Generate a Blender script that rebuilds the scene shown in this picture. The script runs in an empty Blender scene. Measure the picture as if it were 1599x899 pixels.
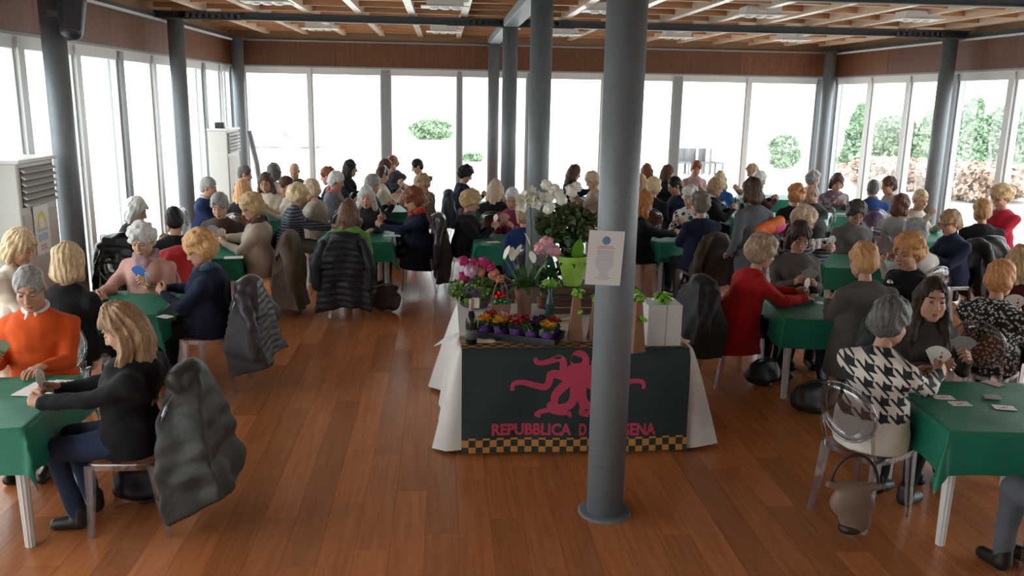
import bpy, math, random
import numpy as np
from mathutils import Matrix, Vector
random.seed(7); rng = np.random.default_rng(7)
SC = bpy.context.scene; COL = SC.collection
PI = math.pi
# ------------------------------------------------------------------ camera
CAMR = np.array([[9.9675e-01, 0.0003, 0.0806], [-0.0786, -0.2190, 0.9726], [0.0180, -0.9757, -0.2183]])
CAMR[0] /= np.linalg.norm(CAMR[0]); CAMR[1] -= CAMR[0]*CAMR[0].dot(CAMR[1]); CAMR[1] /= np.linalg.norm(CAMR[1])
CAMR[2] = np.cross(CAMR[0], CAMR[1])
if CAMR[2][1] > 0: CAMR[2] = -CAMR[2]
CAM_H, FPX = 2.5, 1330.0
cam = bpy.data.cameras.new('camera'); cam.sensor_width = 36; cam.lens = 36*FPX/1599; cam.clip_end = 500
camo = bpy.data.objects.new('camera', cam); COL.objects.link(camo); SC.camera = camo
M = Matrix.Identity(4)
for i in range(3):
    M[i][0] = CAMR[i][0]; M[i][1] = -CAMR[i][1]; M[i][2] = -CAMR[i][2]
M[2][3] = CAM_H; camo.matrix_world = M
# ------------------------------------------------------------------ world, exposure
SKY = 5.5
w = bpy.data.worlds.new('world'); SC.world = w; w.use_nodes = True
bgn = w.node_tree.nodes['Background']; bgn.inputs[0].default_value = (0.93, 0.97, 1.0, 1); bgn.inputs[1].default_value = SKY
SC.view_settings.view_transform = 'Standard'; SC.view_settings.look = 'None'
SC.view_settings.gamma = 1.0; SC.view_settings.use_curve_mapping = False
SC.view_settings.exposure = 0.0
try:
    SC.cycles.use_denoising = True
    SC.cycles.max_bounces = 8; SC.cycles.diffuse_bounces = 4; SC.cycles.transparent_max_bounces = 24
    SC.cycles.sample_clamp_indirect = 8
except Exception: pass
# ------------------------------------------------------------------ helpers
def at_z(px, py, z):
    d = CAMR @ np.array([px-799.5, py-449.5, FPX]); t = (z-CAM_H)/d[2]; return np.array([d[0]*t, d[1]*t, z])
def at_y(px, py, Y):
    d = CAMR @ np.array([px-799.5, py-449.5, FPX]); t = Y/d[1]; return np.array([d[0]*t, Y, CAM_H+d[2]*t])
MATS = {}
def nodes(m): return m.node_tree.nodes, m.node_tree.links
def mat(name, col, rough=0.6, metal=0.0, spec=0.4, noise=0, nscale=20, bump=0, bscale=60, stretch=(1,1,1), sheen=0):
    """plain procedural material: colour with gentle noise mottling and an optional bump"""
    key = (name, tuple(col), rough, noise, bump)
    if key in MATS: return MATS[key]
    m = bpy.data.materials.new(name); m.use_nodes = True; N, L = nodes(m); b = N['Principled BSDF']
    b.inputs['Roughness'].default_value = rough; b.inputs['Metallic'].default_value = metal
    b.inputs['Specular IOR Level'].default_value = spec
    if sheen: b.inputs['Sheen Weight'].default_value = sheen
    c = tuple(col)+(1,); b.inputs['Base Color'].default_value = c
    if noise or bump:
        tc = N.new('ShaderNodeTexCoord'); mp = N.new('ShaderNodeMapping'); mp.inputs['Scale'].default_value = stretch
        L.new(tc.outputs['Object'], mp.inputs[0])
    if noise:
        t = N.new('ShaderNodeTexNoise'); t.inputs['Scale'].default_value = nscale; t.inputs['Detail'].default_value = 3
        L.new(mp.outputs[0], t.inputs['Vector'])
        r = N.new('ShaderNodeMapRange'); r.inputs[1].default_value = .25; r.inputs[2].default_value = .75
        r.inputs[3].default_value = 1-noise; r.inputs[4].default_value = 1+noise; L.new(t.outputs[0], r.inputs[0])
        v = N.new('ShaderNodeVectorMath'); v.operation = 'SCALE'; v.inputs[0].default_value = col; L.new(r.outputs[0], v.inputs['Scale'])
        L.new(v.outputs[0], b.inputs['Base Color'])
    if bump:
        t2 = N.new('ShaderNodeTexNoise'); t2.inputs['Scale'].default_value = bscale; t2.inputs['Detail'].default_value = 4
        L.new(mp.outputs[0], t2.inputs['Vector'])
        bp = N.new('ShaderNodeBump'); bp.inputs['Strength'].default_value = bump; bp.inputs['Distance'].default_value = .01
        L.new(t2.outputs[0], bp.inputs['Height']); L.new(bp.outputs[0], b.inputs['Normal'])
    MATS[key] = m; return m
def clear_mat(name, tint, refl=.1, rough=.05):
    m = bpy.data.materials.new(name); m.use_nodes = True; N, L = nodes(m); N.remove(N['Principled BSDF'])
    t = N.new('ShaderNodeBsdfTransparent'); t.inputs[0].default_value = tuple(tint)+(1,)
    g = N.new('ShaderNodeBsdfGlossy'); g.inputs['Roughness'].default_value = rough
    f = N.new('ShaderNodeLayerWeight'); f.inputs[0].default_value = .5
    pw = N.new('ShaderNodeMath'); pw.operation = 'POWER'; pw.inputs[1].default_value = 5; L.new(f.outputs['Facing'], pw.inputs[0])
    a = N.new('ShaderNodeMapRange'); a.inputs[3].default_value = refl; a.inputs[4].default_value = .9; L.new(pw.outputs[0], a.inputs[0])
    mx = N.new('ShaderNodeMixShader'); L.new(a.outputs[0], mx.inputs[0])
    L.new(t.outputs[0], mx.inputs[1]); L.new(g.outputs[0], mx.inputs[2]); L.new(mx.outputs[0], N['Material Output'].inputs[0]); return m
def mesh_np(name, V, F, mats=(), mi=None, smooth=True):
    """V (n,3), F (m,k) arrays -> mesh datablock"""
    V = np.asarray(V, np.float32); F = np.asarray(F, np.int32); me = bpy.data.meshes.new(name); k = F.shape[1]
    me.vertices.add(len(V)); me.vertices.foreach_set('co', V.ravel())
    me.loops.add(F.size); me.loops.foreach_set('vertex_index', F.ravel())
    me.polygons.add(len(F)); me.polygons.foreach_set('loop_start', np.arange(0, F.size, k, dtype=np.int32))
    me.polygons.foreach_set('loop_total', np.full(len(F), k, np.int32))
    me.polygons.foreach_set('use_smooth', np.full(len(F), smooth))
    for m in mats: me.materials.append(m)
    if mi is not None: me.polygons.foreach_set('material_index', np.asarray(mi, np.int32))
    me.update(calc_edges=True); me.validate(); return me
class MB:
    """mesh builder: collects polygons of boxes, bars, tubes and lathes"""
    def __init__(s): s.v = []; s.f = []; s.m = []
    def add(s, vs, fs, mi=0):
        o = len(s.v); s.v += [tuple(v) for v in vs]; s.f += [[i+o for i in f] for f in fs]; s.m += [mi]*len(fs); return s
    def box(s, c, d, mi=0, rz=0, taper=1.0):
        x, y, z = d[0]/2, d[1]/2, d[2]/2; co, si = math.cos(rz), math.sin(rz); vs = []
        for sz, t in ((-1, taper), (1, 1.0)):
            for sx, sy in ((-1,-1),(1,-1),(1,1),(-1,1)):
                a, b = sx*x*t, sy*y*t; vs.append((c[0]+a*co-b*si, c[1]+a*si+b*co, c[2]+sz*z))
        return s.add(vs, [[3,2,1,0],[4,5,6,7],[0,1,5,4],[1,2,6,5],[2,3,7,6],[3,0,4,7]], mi)
    def tube(s, pts, r, n=8, mi=0, close=False):
        pts = [Vector(p) for p in pts]; rs = r if isinstance(r, (list, tuple)) else [r]*len(pts); vs = []; fs = []
        for i, p in enumerate(pts):
            t = (pts[min(i+1, len(pts)-1)]-pts[max(i-1, 0)]).normalized()
            u = t.cross(Vector((0,0,1)));
            if u.length < .05: u = t.cross(Vector((1,0,0)))
            u.normalize(); v = t.cross(u)
            for k in range(n):
                a = 2*PI*k/n; vs.append(p+(u*math.cos(a)+v*math.sin(a))*rs[i])
        for i in range(len(pts)-1):
            for k in range(n): fs.append([i*n+k, i*n+(k+1)%n, (i+1)*n+(k+1)%n, (i+1)*n+k])
        fs.append(list(range(n))); fs.append([(len(pts)-1)*n+k for k in reversed(range(n))])
        return s.add(vs, fs, mi)
    def lathe(s, prof, c=(0,0,0), n=16, mi=0):
        vs = []; fs = []
        for r, z in prof:
            for k in range(n): a = 2*PI*k/n; vs.append((c[0]+r*math.cos(a), c[1]+r*math.sin(a), c[2]+z))
        for i in range(len(prof)-1):
            for k in range(n): fs.append([i*n+k, i*n+(k+1)%n, (i+1)*n+(k+1)%n, (i+1)*n+k])
        fs.append(list(reversed(range(n)))); fs.append([(len(prof)-1)*n+k for k in range(n)])
        return s.add(vs, fs, mi)
    def mesh(s, name, mats, smooth=False, bevel=0):
        me = bpy.data.meshes.new(name); me.from_pydata(s.v, [], s.f)
        for m in (mats if isinstance(mats, (list, tuple)) else [mats]): me.materials.append(m)
        for p, mi in zip(me.polygons, s.m): p.material_index = mi; p.use_smooth = smooth
        if bevel:
            import bmesh
            bm = bmesh.new(); bm.from_mesh(me); bmesh.ops.bevel(bm, geom=bm.edges[:], offset=bevel, segments=2, affect='EDGES', profile=.5); bm.to_mesh(me); bm.free()
        me.update(); return me
    def build(s, name, mats, parent=None, smooth=False, bevel=0, loc=None, rz=0):
        return obj(name, s.mesh(name, mats, smooth, bevel), parent, loc, rz)
def obj(name, me, parent=None, loc=None, rz=0):
    o = bpy.data.objects.new(name, me); COL.objects.link(o); o.parent = parent
    if loc is not None: o.location = loc
    if rz: o.rotation_euler = (0, 0, rz)
    return o
def tag(o, label=None, cat=None, group=None, kind=None):
    if label: o['label'] = label
    if cat: o['category'] = cat
    if group: o['group'] = group
    if kind: o['kind'] = kind
    return o
def thing(name, label, cat, loc=(0,0,0), rz=0, group=None):
    return tag(obj(name, None, None, loc, rz), label, cat, group)
def slot(o, m):                      # give a copy sharing mesh data its own material
    o.material_slots[0].link = 'OBJECT'; o.material_slots[0].material = m
# ---- implicit surfaces: smooth unions of cones and ellipsoids, meshed by surface nets
class Field:
    def __init__(s, lo, hi, h):
        s.o = np.array(lo, float); s.h = h; s.n = np.ceil((np.array(hi)-s.o)/h).astype(int)+1
        s.F = np.full(s.n, .25, np.float32); s.ax = [s.o[i]+h*np.arange(s.n[i]) for i in range(3)]
    def sub(s, lo, hi):
        a = np.clip(np.floor((np.array(lo)-s.o)/s.h).astype(int), 0, s.n); b = np.clip(np.ceil((np.array(hi)-s.o)/s.h).astype(int)+1, 0, s.n)
        sl = tuple(slice(a[i], b[i]) for i in range(3)); g = np.meshgrid(*[s.ax[i][sl[i]] for i in range(3)], indexing='ij', sparse=True); return sl, g
    def _put(s, sl, d, k, mode):
        F = s.F[sl]
        if mode == 'add':
            if k > 0: hh = np.clip(.5+.5*(F-d)/k, 0, 1); s.F[sl] = F*(1-hh)+d*hh-k*hh*(1-hh)
            else: s.F[sl] = np.minimum(F, d)
        else:
            if k > 0: hh = np.clip(.5-.5*(F+d)/k, 0, 1); s.F[sl] = F*(1-hh)-d*hh+k*hh*(1-hh)
            else: s.F[sl] = np.maximum(F, -d)
    def cone(s, a, b, ra, rb, k=.03, mode='add', sq=(1,1,1)):
        a = np.array(a, float); b = np.array(b, float); m = max(ra, rb)*max(1/min(sq), 1)+k+.05
        sl, (x, y, z) = s.sub(np.minimum(a, b)-m, np.maximum(a, b)+m)
        if min(x.size, y.size, z.size) == 0: return
        d = (b-a)*sq; dd = d.dot(d)+1e-9; X, Y, Z = (x-a[0])*sq[0], (y-a[1])*sq[1], (z-a[2])*sq[2]
        t = np.clip((X*d[0]+Y*d[1]+Z*d[2])/dd, 0, 1)
        D = np.sqrt((X-t*d[0])**2+(Y-t*d[1])**2+(Z-t*d[2])**2)-(ra+(rb-ra)*t); s._put(sl, D, k, mode)
    def ell(s, c, r, k=.03, mode='add'):
        c = np.array(c, float); r = np.array(r, float); m = k+.05
        sl, (x, y, z) = s.sub(c-r-m, c+r+m)
        if min(x.size, y.size, z.size) == 0: return
        q = np.sqrt(((x-c[0])/r[0])**2+((y-c[1])/r[1])**2+((z-c[2])/r[2])**2)+1e-6
        q2 = np.sqrt(((x-c[0])/r[0]**2)**2+((y-c[1])/r[1]**2)**2+((z-c[2])/r[2]**2)**2)+1e-6
        s._put(sl, q*(q-1)/q2, k, mode)
    def noise(s, amp, f, seed=0):
        r = np.random.default_rng(seed); g = np.meshgrid(*s.ax, indexing='ij', sparse=True); t = 0
        for i in range(4):
            d = r.normal(size=3); d *= f*(.7+.25*i)/np.linalg.norm(d); p = r.uniform(0, 6.3)
            t = t+np.sin(g[0]*d[0]+g[1]*d[1]+g[2]*d[2]+p+1.3*np.sin(g[2]*f*.4+g[0]*f*.3+p))
        s.F += (amp*.5*t).astype(np.float32)
    def net(s, F=None):
        F = s.F if F is None else F; S = F < 0; n = F.shape
        c = np.zeros(tuple(q-1 for q in n), np.int8)
        for i in (0,1):
            for j in (0,1):
                for k in (0,1): c += S[i:n[0]-1+i, j:n[1]-1+j, k:n[2]-1+k]
        cells = np.argwhere((c > 0) & (c < 8)); idx = np.full(c.shape, -1, np.int32); idx[tuple(cells.T)] = np.arange(len(cells))
        acc = np.zeros((len(cells), 3)); cnt = np.zeros(len(cells)); cor = [(i,j,k) for i in (0,1) for j in (0,1) for k in (0,1)]
        fv = {q: F[cells[:,0]+q[0], cells[:,1]+q[1], cells[:,2]+q[2]] for q in cor}
        for a in cor:
            for ax in range(3):
                if a[ax]: continue
                b = list(a); b[ax] = 1; b = tuple(b); fa, fb = fv[a], fv[b]; m = (fa < 0) != (fb < 0)
                t = np.where(m, fa/np.where(m, fa-fb, 1), 0); p = np.tile(np.array(a, float), (len(cells), 1)); p[:, ax] += t
                acc += p*m[:, None]; cnt += m
        V = (cells+acc/cnt[:, None])*s.h+s.o; quads = []
        for ax in range(3):
            u, v = (ax+1) % 3, (ax+2) % 3; A = [slice(None)]*3; B = [slice(None)]*3; A[ax] = slice(0, -1); B[ax] = slice(1, None)
            ch = np.argwhere(S[tuple(A)] != S[tuple(B)]); ok = (ch[:,u] > 0) & (ch[:,v] > 0) & (ch[:,u] < n[u]-1) & (ch[:,v] < n[v]-1); ch = ch[ok]
            ins = S[tuple(ch.T)]; q = []
            for du, dv in ((-1,-1),(0,-1),(0,0),(-1,0)):
                e = ch.copy(); e[:,u] += du; e[:,v] += dv; q.append(idx[tuple(e.T)])
            q = np.stack(q, 1); q[~ins] = q[~ins][:, ::-1]; quads.append(q)
        return V, np.concatenate(quads)
    def mesh(s, name, m): V, Q = s.net(); return mesh_np(name, V, Q, [m])
# ------------------------------------------------------------------ the room
XL, XR, YF, YB = -4.2, 8.2, 17.8, -3.0
ROWS = [4.8, 9.0, 13.2, 17.4]
def wood_mat(name, ca, cb, rough, axis=1, scale=3.0, spec=.5, rnd=True):
    m = bpy.data.materials.new(name); m.use_nodes = True; N, L = nodes(m); b = N['Principled BSDF']
    b.inputs['Roughness'].default_value = rough; b.inputs['Specular IOR Level'].default_value = spec
    tc = N.new('ShaderNodeTexCoord'); mp = N.new('ShaderNodeMapping'); sc = [14, 14, 14]; sc[axis] = .9; mp.inputs['Scale'].default_value = sc
    oi = N.new('ShaderNodeObjectInfo'); ad = N.new('ShaderNodeVectorMath'); ad.operation = 'ADD'
    L.new(tc.outputs['Object'], ad.inputs[0]); mu = N.new('ShaderNodeMath'); mu.operation = 'MULTIPLY'; mu.inputs[1].default_value = 37 if rnd else 0
    L.new(oi.outputs['Random'], mu.inputs[0]); L.new(mu.outputs[0], ad.inputs[1]); L.new(ad.outputs[0], mp.inputs[0])
    t = N.new('ShaderNodeTexNoise'); t.inputs['Scale'].default_value = scale; t.inputs['Detail'].default_value = 5; L.new(mp.outputs[0], t.inputs['Vector'])
    r = N.new('ShaderNodeValToRGB'); r.color_ramp.elements[0].position = .3; r.color_ramp.elements[1].position = .72
    r.color_ramp.elements[0].color = tuple(ca)+(1,); r.color_ramp.elements[1].color = tuple(cb)+(1,); L.new(t.outputs[0], r.inputs[0])
    hs = N.new('ShaderNodeHueSaturation'); mr = N.new('ShaderNodeMapRange'); mr.inputs[3].default_value = .78; mr.inputs[4].default_value = 1.18
    L.new(oi.outputs['Random'], mr.inputs[0]); L.new(mr.outputs[0], hs.inputs['Value']); L.new(r.outputs[0], hs.inputs['Color']); L.new(hs.outputs[0], b.inputs['Base Color'])
    bp = N.new('ShaderNodeBump'); bp.inputs['Strength'].default_value = .06; bp.inputs['Distance'].default_value = .004; L.new(t.outputs[0], bp.inputs['Height']); L.new(bp.outputs[0], b.inputs['Normal'])
    return m
M_floor = wood_mat('floor_laminate', (.43,.14,.044), (.55,.20,.072), .27, scale=2.2)
M_fascia = wood_mat('fascia_veneer', (.13,.048,.022), (.20,.078,.036), .45, axis=2)
M_slat = wood_mat('ceiling_board', (.50,.25,.12), (.66,.36,.19), .3, axis=0)
M_raft = wood_mat('ceiling_rafter', (.70,.55,.42), (.82,.68,.54), .25, axis=1)
M_steel = mat('steel_grey', (.17,.195,.215), .45, spec=.5, noise=.06, nscale=8)
M_dsteel = mat('steel_dark', (.075,.085,.095), .5, noise=.1, nscale=5)
M_white = mat('white_frame', (.72,.74,.74), .4)
M_greyf = mat('grey_frame', (.30,.33,.35), .45)
M_wall = mat('plaster', (.62,.60,.56), .8, noise=.04, nscale=3)
M_glass = clear_mat('window_glass', (.97,.99,.98), .05, .02)
M_deck = mat('ceiling_deck', (.33,.19,.11), .7, noise=.1, nscale=4)
# floor: slab plus laminate planks
fl = MB().box(((XL+XR)/2, (YF+YB)/2, -.06), (XR-XL+.4, YF-YB+.4, .1)).build('floor', mat('floor_slab', (.2,.08,.03), .6)); tag(fl, kind='structure')
PW, PL = .195, 1.30
pm = MB().box((0,0,-.005), (PW-.0015, PL-.0015, .01)).mesh('plank', M_floor)
cand = []
for i in range(int((XR-XL)/PW)+1):
    x = XL+PW*(i+.5); off = (i*.437) % 1*PL
    for j in range(int((YF-YB)/PL)+2):
        y = YB-off+PL*(j+.5)
        if x < XR and y < YF: cand.append((x, y))
def seen(x, y):
    q = CAMR.T @ np.array([x, y, -CAM_H])
    if q[2] < .5: return False
    u, v = 799.5+FPX*q[0]/q[2], 449.5+FPX*q[1]/q[2]; return -60 < u < 1660 and v < 990
cand.sort(key=lambda p: (not (seen(*p)), p[1]))
for x, y in cand[:300]: obj('plank', pm, fl, (x, y, 0))
rest = MB()
for x, y in cand[300:]: rest.box((x, y, -.005), (PW-.0015, PL-.0015, .01))
tag(rest.build('plank_field', M_floor, fl), kind='stuff')
# glazed walls: fascia panels, head and sill beams, window bays
def glazed(side, fixed, a0, a1, mull, axis, inward, first):
    """axis 0: wall runs along X at Y=fixed; axis 1: runs along Y at X=fixed. mull = [(pos, width, material)]"""
    def P(t, n, z): return (t, fixed+n*inward, z) if axis == 0 else (fixed+n*inward, t, z)
    def D(l, th, h): return (l, th, h) if axis == 0 else (th, l, h)
    m = MB(); m.box(P((a0+a1)/2, -.10, 3.42), D(a1-a0+.3, .16, .96)); m.box(P((a0+a1)/2, -.10, .0), D(a1-a0+.3, .2, .10))
    wl = m.build('wall_'+side, M_deck); tag(wl, kind='structure')
    n = max(1, round((a1-a0)/2.1)); L_ = (a1-a0)/n
    for i in range(n):
        MB().box(P(a0+L_*(i+.5), .0, 3.265), D(L_-.006, .03, .47)).build('fascia_panel', M_fascia, wl)
    (MB().box(P((a0+a1)/2, .03, 3.515), D(a1-a0, .06, .03)) if side == 'front' else MB().box(P((a0+a1)/2, .03, 3.535), D(a1-a0, .10, .09))).build('edge_beam', M_greyf if side == 'front' else M_dsteel, wl)
    MB().box(P((a0+a1)/2, .0, 3.025), D(a1-a0, .06, .03)).build('fascia_lip', M_greyf, wl)
    k = first; ps = mull
    for i in range(len(ps)-1):
        (p, wd, mt), (q, wq, mq) = ps[i], ps[i+1]
        f = MB(); c = (p+q)/2; ln = q-p
        f.box(P(c, -.02, 2.945), D(ln, .10, .13)); f.box(P(c, -.02, .09), D(ln, .10, .12))
        wo = f.build('window_%d' % k, M_white); tag(wo, kind='structure')
        MB().box(P(p+.0, -.02, 1.5), D(wd, .16, 2.98)).build('mullion', mt, wo)
        if i == len(ps)-2: MB().box(P(q, -.02, 1.5), D(wq, .16, 2.98)).build('mullion', mq, wo)
        for e in (p+wd/2+.015, q-wq/2-.015): MB().box(P(e, -.02, 1.515), D(.03, .07, 2.73)).build('sash_stile', M_white, wo)
        MB().box(P(c, -.03, 1.515), D(ln-wd/2-wq/2-.05, .008, 2.73)).build('pane', M_glass, wo)
        k += 1
    return k
k = glazed('front', YF, XL, XR, [(-3.99,.12,M_greyf), (-2.66,.06,M_white), (-1.155,.17,M_greyf), (.33,.08,M_greyf), (1.78,.14,M_greyf), (3.3,.08,M_white), (4.84,.17,M_greyf), (6.35,.08,M_white), (7.9,.16,M_steel)], 0, -1, 1)
lm = [(Y, .13, M_greyf if j % 3 == 2 else M_white) for j, Y in enumerate([-3.0, -1.65, -.35, .95, 2.3, 3.65, 5.0, 6.35, 7.7, 9.05, 10.4, 11.75, 13.05, 14.4, 15.7, 16.85])]+[(17.7,.14,M_steel)]
k = glazed('left', XL, YB, YF, lm, 1, 1, k)
rm = [(Y, .13, M_greyf if j % 3 == 0 else M_white) for j, Y in enumerate([.8, 2.2, 3.6, 5.0, 6.4, 7.8, 9.2, 10.6, 12.0, 13.4, 14.8, 16.2])]+[(17.7,.14,M_steel)]
k = glazed('right', XR, .8, YF, rm, 1, -1, k)
tag(MB().box(((XL+XR)/2, YB-.1, 1.95), (XR-XL+.4, .2, 3.9)).build('wall_back', M_wall), kind='structure')
tag(MB().box((XR+.1, (YB+.8)/2, 1.95), (.2, .8-YB, 3.9)).build('wall_right_near', M_wall), kind='structure')
# ceiling: deck, rafters along the room, cross boards, steel beams
ce = MB().box(((XL+XR)/2, (YF+YB)/2, 3.95), (XR-XL+.4, YF-YB+.4, .1)).build('ceiling', M_deck); tag(ce, kind='structure')
rx = [-.45+.75*i for i in range(-5, 12) if XL+.1 < -.45+.75*i < XR-.1]
me = MB().box((0,0,0), (.10, YF-YB-.1, .24)).mesh('rafter', M_raft)
for x in rx: obj('rafter', me, ce, (x, (YF+YB)/2, 3.76))
me = MB().box((0,0,0), (XR-XL-.1, .035, .20)).mesh('cross_board', M_slat)
y = YF-.35
while y > YB+.3: obj('cross_board', me, ce, ((XL+XR)/2, y, 3.775)); y -= .85
for Y in ROWS[:3]+[.6]:
    s = MB(); x0, x1 = XL+.05, XR-.05; cx = (x0+x1)/2
    s.box((cx, Y, 3.53), (x1-x0, .12, .015)); s.box((cx, Y, 3.625), (x1-x0, .12, .015)); s.box((cx, Y, 3.58), (x1-x0, .02, .09))
    s.build('cross_beam', M_dsteel, ce)
MB().box((1.0, (YF+YB)/2, 3.575), (.22, YF-YB-.1, .12)).build('centre_beam', mat('beam_paint', (.27,.30,.32), .45), ce, bevel=.008)
# perforated brackets where beams meet the columns
for Y in ROWS[1:3]:
    for X0, s_ in ((1.0,-1), (1.0,1), (-3.85,1), (7.87,-1)):
        b = MB(); b.box((X0+s_*.55, Y-.10, 3.52), (.8, .02, .02)); b.box((X0+s_*.55, Y-.10, 3.61), (.8, .02, .02))
        for t in range(9): b.box((X0+s_*(.19+.09*t), Y-.10, 3.565), (.035, .02, .09))
        b.build('perforated_bracket', M_dsteel, ce)
for side_, x_ in (('left', XL+.16), ('right', XR-.16)):
    MB().box((x_, 10.4, 3.49), (.05, 14.4, .03)).build('cable_duct', M_white, ce)
# columns
def column(x, y, label, plate=True):
    c = thing('column', label, 'column', (x, y, 0), group='round grey steel columns')
    MB().lathe([(.114,0),(.114,3.52)], n=40).build('shaft', M_steel, c, smooth=True)
    if plate: MB().lathe([(.165,0),(.165,.008),(.155,.014)], n=40).build('base_plate', M_steel, c)
    MB().box((0,0,3.515), (.30,.30,.03)).build('cap_plate', M_dsteel, c)
    return c
column(1.0, ROWS[0], 'round grey steel column standing on the floor in front of the flag table, paper notice on it')
column(1.0, ROWS[1], 'round grey steel column just behind the flower table, second in the centre row')
column(1.0, ROWS[2], 'round grey steel column, third in the centre row behind the person in magenta')
column(1.0, ROWS[3], 'round grey steel column of the centre row against the far windows')
column(-3.80, ROWS[1], 'round grey steel column at the left carrying the black loudspeaker')
column(-3.86, ROWS[2], 'round grey steel column along the left windows behind the person in navy with pale collar')
column(-3.96, ROWS[3], 'round grey steel column in the far left corner by the smaller-looking air conditioner')
column(7.87, ROWS[2], 'round grey steel column along the right windows behind the person with folded glasses on head')
column(7.87, ROWS[3], 'round grey steel column in the far right corner of the room')
# ceiling light fittings
ML = mat('light_housing', (.72,.72,.70), .4); MLd = mat('light_diffuser', (.9,.9,.88), .3)
spots = [(695,30,11.2,'nearer of the two left of the centre columns'),(693,66,15.4,'farther of the two left of the centre columns'),(418,22,11.2,'at the far left of the ceiling'),(500,60,15.4,'at the left of the ceiling in the farther row'),(1185,45,11.2,'right of the near column in the nearer row'),(1430,48,11.2,'at the far right of the ceiling'),(945,40,11.2,'half hidden behind the near column'),(1055,74,15.4,'just right of the near column in the farther row'),(1235,77,15.4,'in the farther row near the right corner'),(880,70,15.4,'just right of the third centre column')]
for px, py, Y, where in spots:
    d = CAMR @ np.array([px-799.5, py-449.5, FPX]); X = d[0]/d[1]*Y
    t = thing('ceiling_light', 'white rectangular ceiling light fitting '+where, 'ceiling light', (X, Y, 3.58), group='ceiling light fittings')
    MB().box((0,0,.06), (.46,.30,.10)).build('housing', ML, t, bevel=.01)
    for s_ in (-1,0,1): MB().lathe([(.05,-.022),(.058,-.005),(.058,.012)], (s_*.14,0,0), 14).build('lamp_cup', MLd, t)
    MB().box((0,0,.006), (.60,.34,.012)).build('rim', ML, t)
# ------------------------------------------------------------------ people: heads, hands, hair
def skin_mat(c): return mat('skin', c, .5, spec=.35, noise=.07, nscale=30)
SKIN = {'fair': (.62,.36,.26), 'mid': (.52,.28,.19), 'tan': (.42,.21,.13)}
M_eye = mat('eye_iris', (.03,.022,.018), .2); M_lip = mat('lips', (.42,.14,.11), .5)
def head_geo(h, male):
    """head in its own frame: origin between the ears, +y forward, +z up. returns V, Q, material index (0 skin 1 eye 2 lip 3 brow)"""
    f = Field((-.105,-.125,-.15), (.105,.14,.145), h)
    f.ell((0,-.012,.035), (.073,.093,.092), 0)                    # skull
    f.ell((0,.03,-.03), (.060,.066,.078), .03)                    # face
    f.ell((0,.062,-.098), (.026 if not male else .033,.026,.024), .035)    # chin
    for s in (-1,1):
        f.ell((s*.048,.018,-.068), (.017,.042,.03), .03)          # jaw
        f.ell((s*.038,.062,-.028), (.022,.022,.02), .025)         # cheek
        f.ell((s*.034,.087,.013), (.019,.012,.012), .014, 'sub')  # eye socket
        f.cone((s*.016,.088,.034), (s*.046,.078,.036), .006, .005, .014)  # brow ridge
        f.ell((s*.077,-.008,-.005), (.010,.022,.033), .008)       # ear
    f.cone((0,.094,.014), (0,.112,-.026), .008, .012, .010)       # nose
    for s in (-1,1): f.ell((s*.010,.102,-.030), (.008,.009,.007), .006)
    f.ell((0,.093,-.062), (.021,.010,.0065), .006); f.ell((0,.090,-.074), (.017,.010,.006), .005)
    f.cone((0,.108,-.0685), (-.018,.098,-.0685), .0022, .002, .003, 'sub'); f.cone((0,.108,-.0685), (.018,.098,-.0685), .0022, .002, .003, 'sub')
    for s in (-1,1): f.ell((s*.033,.0775,.010), (.0145,.0125,.0115), .002)   # lids over the eyeballs
    V, Q = f.net(); C = V[Q].mean(1); mi = np.zeros(len(Q), int)
    def near(c, r): return (((C-np.array(c))/np.array(r))**2).sum(1) < 1
    for s in (-1,1):
        mi[near((s*.033,.090,.0065), (.0125,.014,.0050))] = 1
        mi[near((s*.034,.090,.0375), (.021,.020,.0042))] = 3
    mi[near((0,.10,-.068), (.023,.02,.0125))] = 2
    return V, Q, mi
HEADS = {}
def head(h, male):
    k = (h, male)
    if k not in HEADS: HEADS[k] = head_geo(h, male)
    return HEADS[k]
def hand_geo(h, pose):
    """right hand: wrist at the origin, fingers along +y, palm facing -z, thumb towards -x"""
    f = Field((-.09,-.03,-.10), (.07,.20,.05), h)
    f.cone((0,-.02,0), (0,.02,0), .025, .026, .01, sq=(1,1,1.35))
    for x, L_ in ((-.027,.080), (-.009,.084), (.009,.080), (.026,.070)): f.cone((x*.6,.01,0), (x,L_,0), .014, .0115, .016)
    curl = {'hold': (38,58,40), 'rest': (16,26,18), 'fist': (62,80,50)}[pose]
    for i, (x, y0, ls) in enumerate(((-.027,.080,(.038,.024,.019)), (-.009,.086,(.043,.027,.021)), (.009,.082,(.040,.025,.020)), (.026,.072,(.031,.020,.017)))):
        p = np.array([x, y0, 0.]); a = 0
        for j, l in enumerate(ls):
            a += math.radians(curl[j]*(1+.06*i)); q = p+np.array([x*.16*(j == 0)*1.0, math.cos(a)*l, -math.sin(a)*l])
            f.cone(p, q, .0092-.0008*j, .0088-.0009*j, .003); p = q
    t0 = np.array([-.018,.018,-.006]); t1 = np.array([-.048,.050,-.018])
    t2 = t1+(np.array([-.006,.036,-.014]) if pose != 'rest' else np.array([-.020,.032,-.006])); t3 = t2+np.array([.008,.026,-.010])
    f.cone(t0, t1, .016, .0125, .012); f.cone(t1, t2, .0115, .0102, .003); f.cone(t2, t3, .0102, .0085, .003)
    return f.net()
HANDS = {}
def hand(h, pose, left):
    k = (h, pose)
    if k not in HANDS: HANDS[k] = hand_geo(h, pose)
    V, Q = HANDS[k]
    return (V*np.array([-1,1,1]), Q[:, ::-1]) if left else (V, Q)
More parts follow.
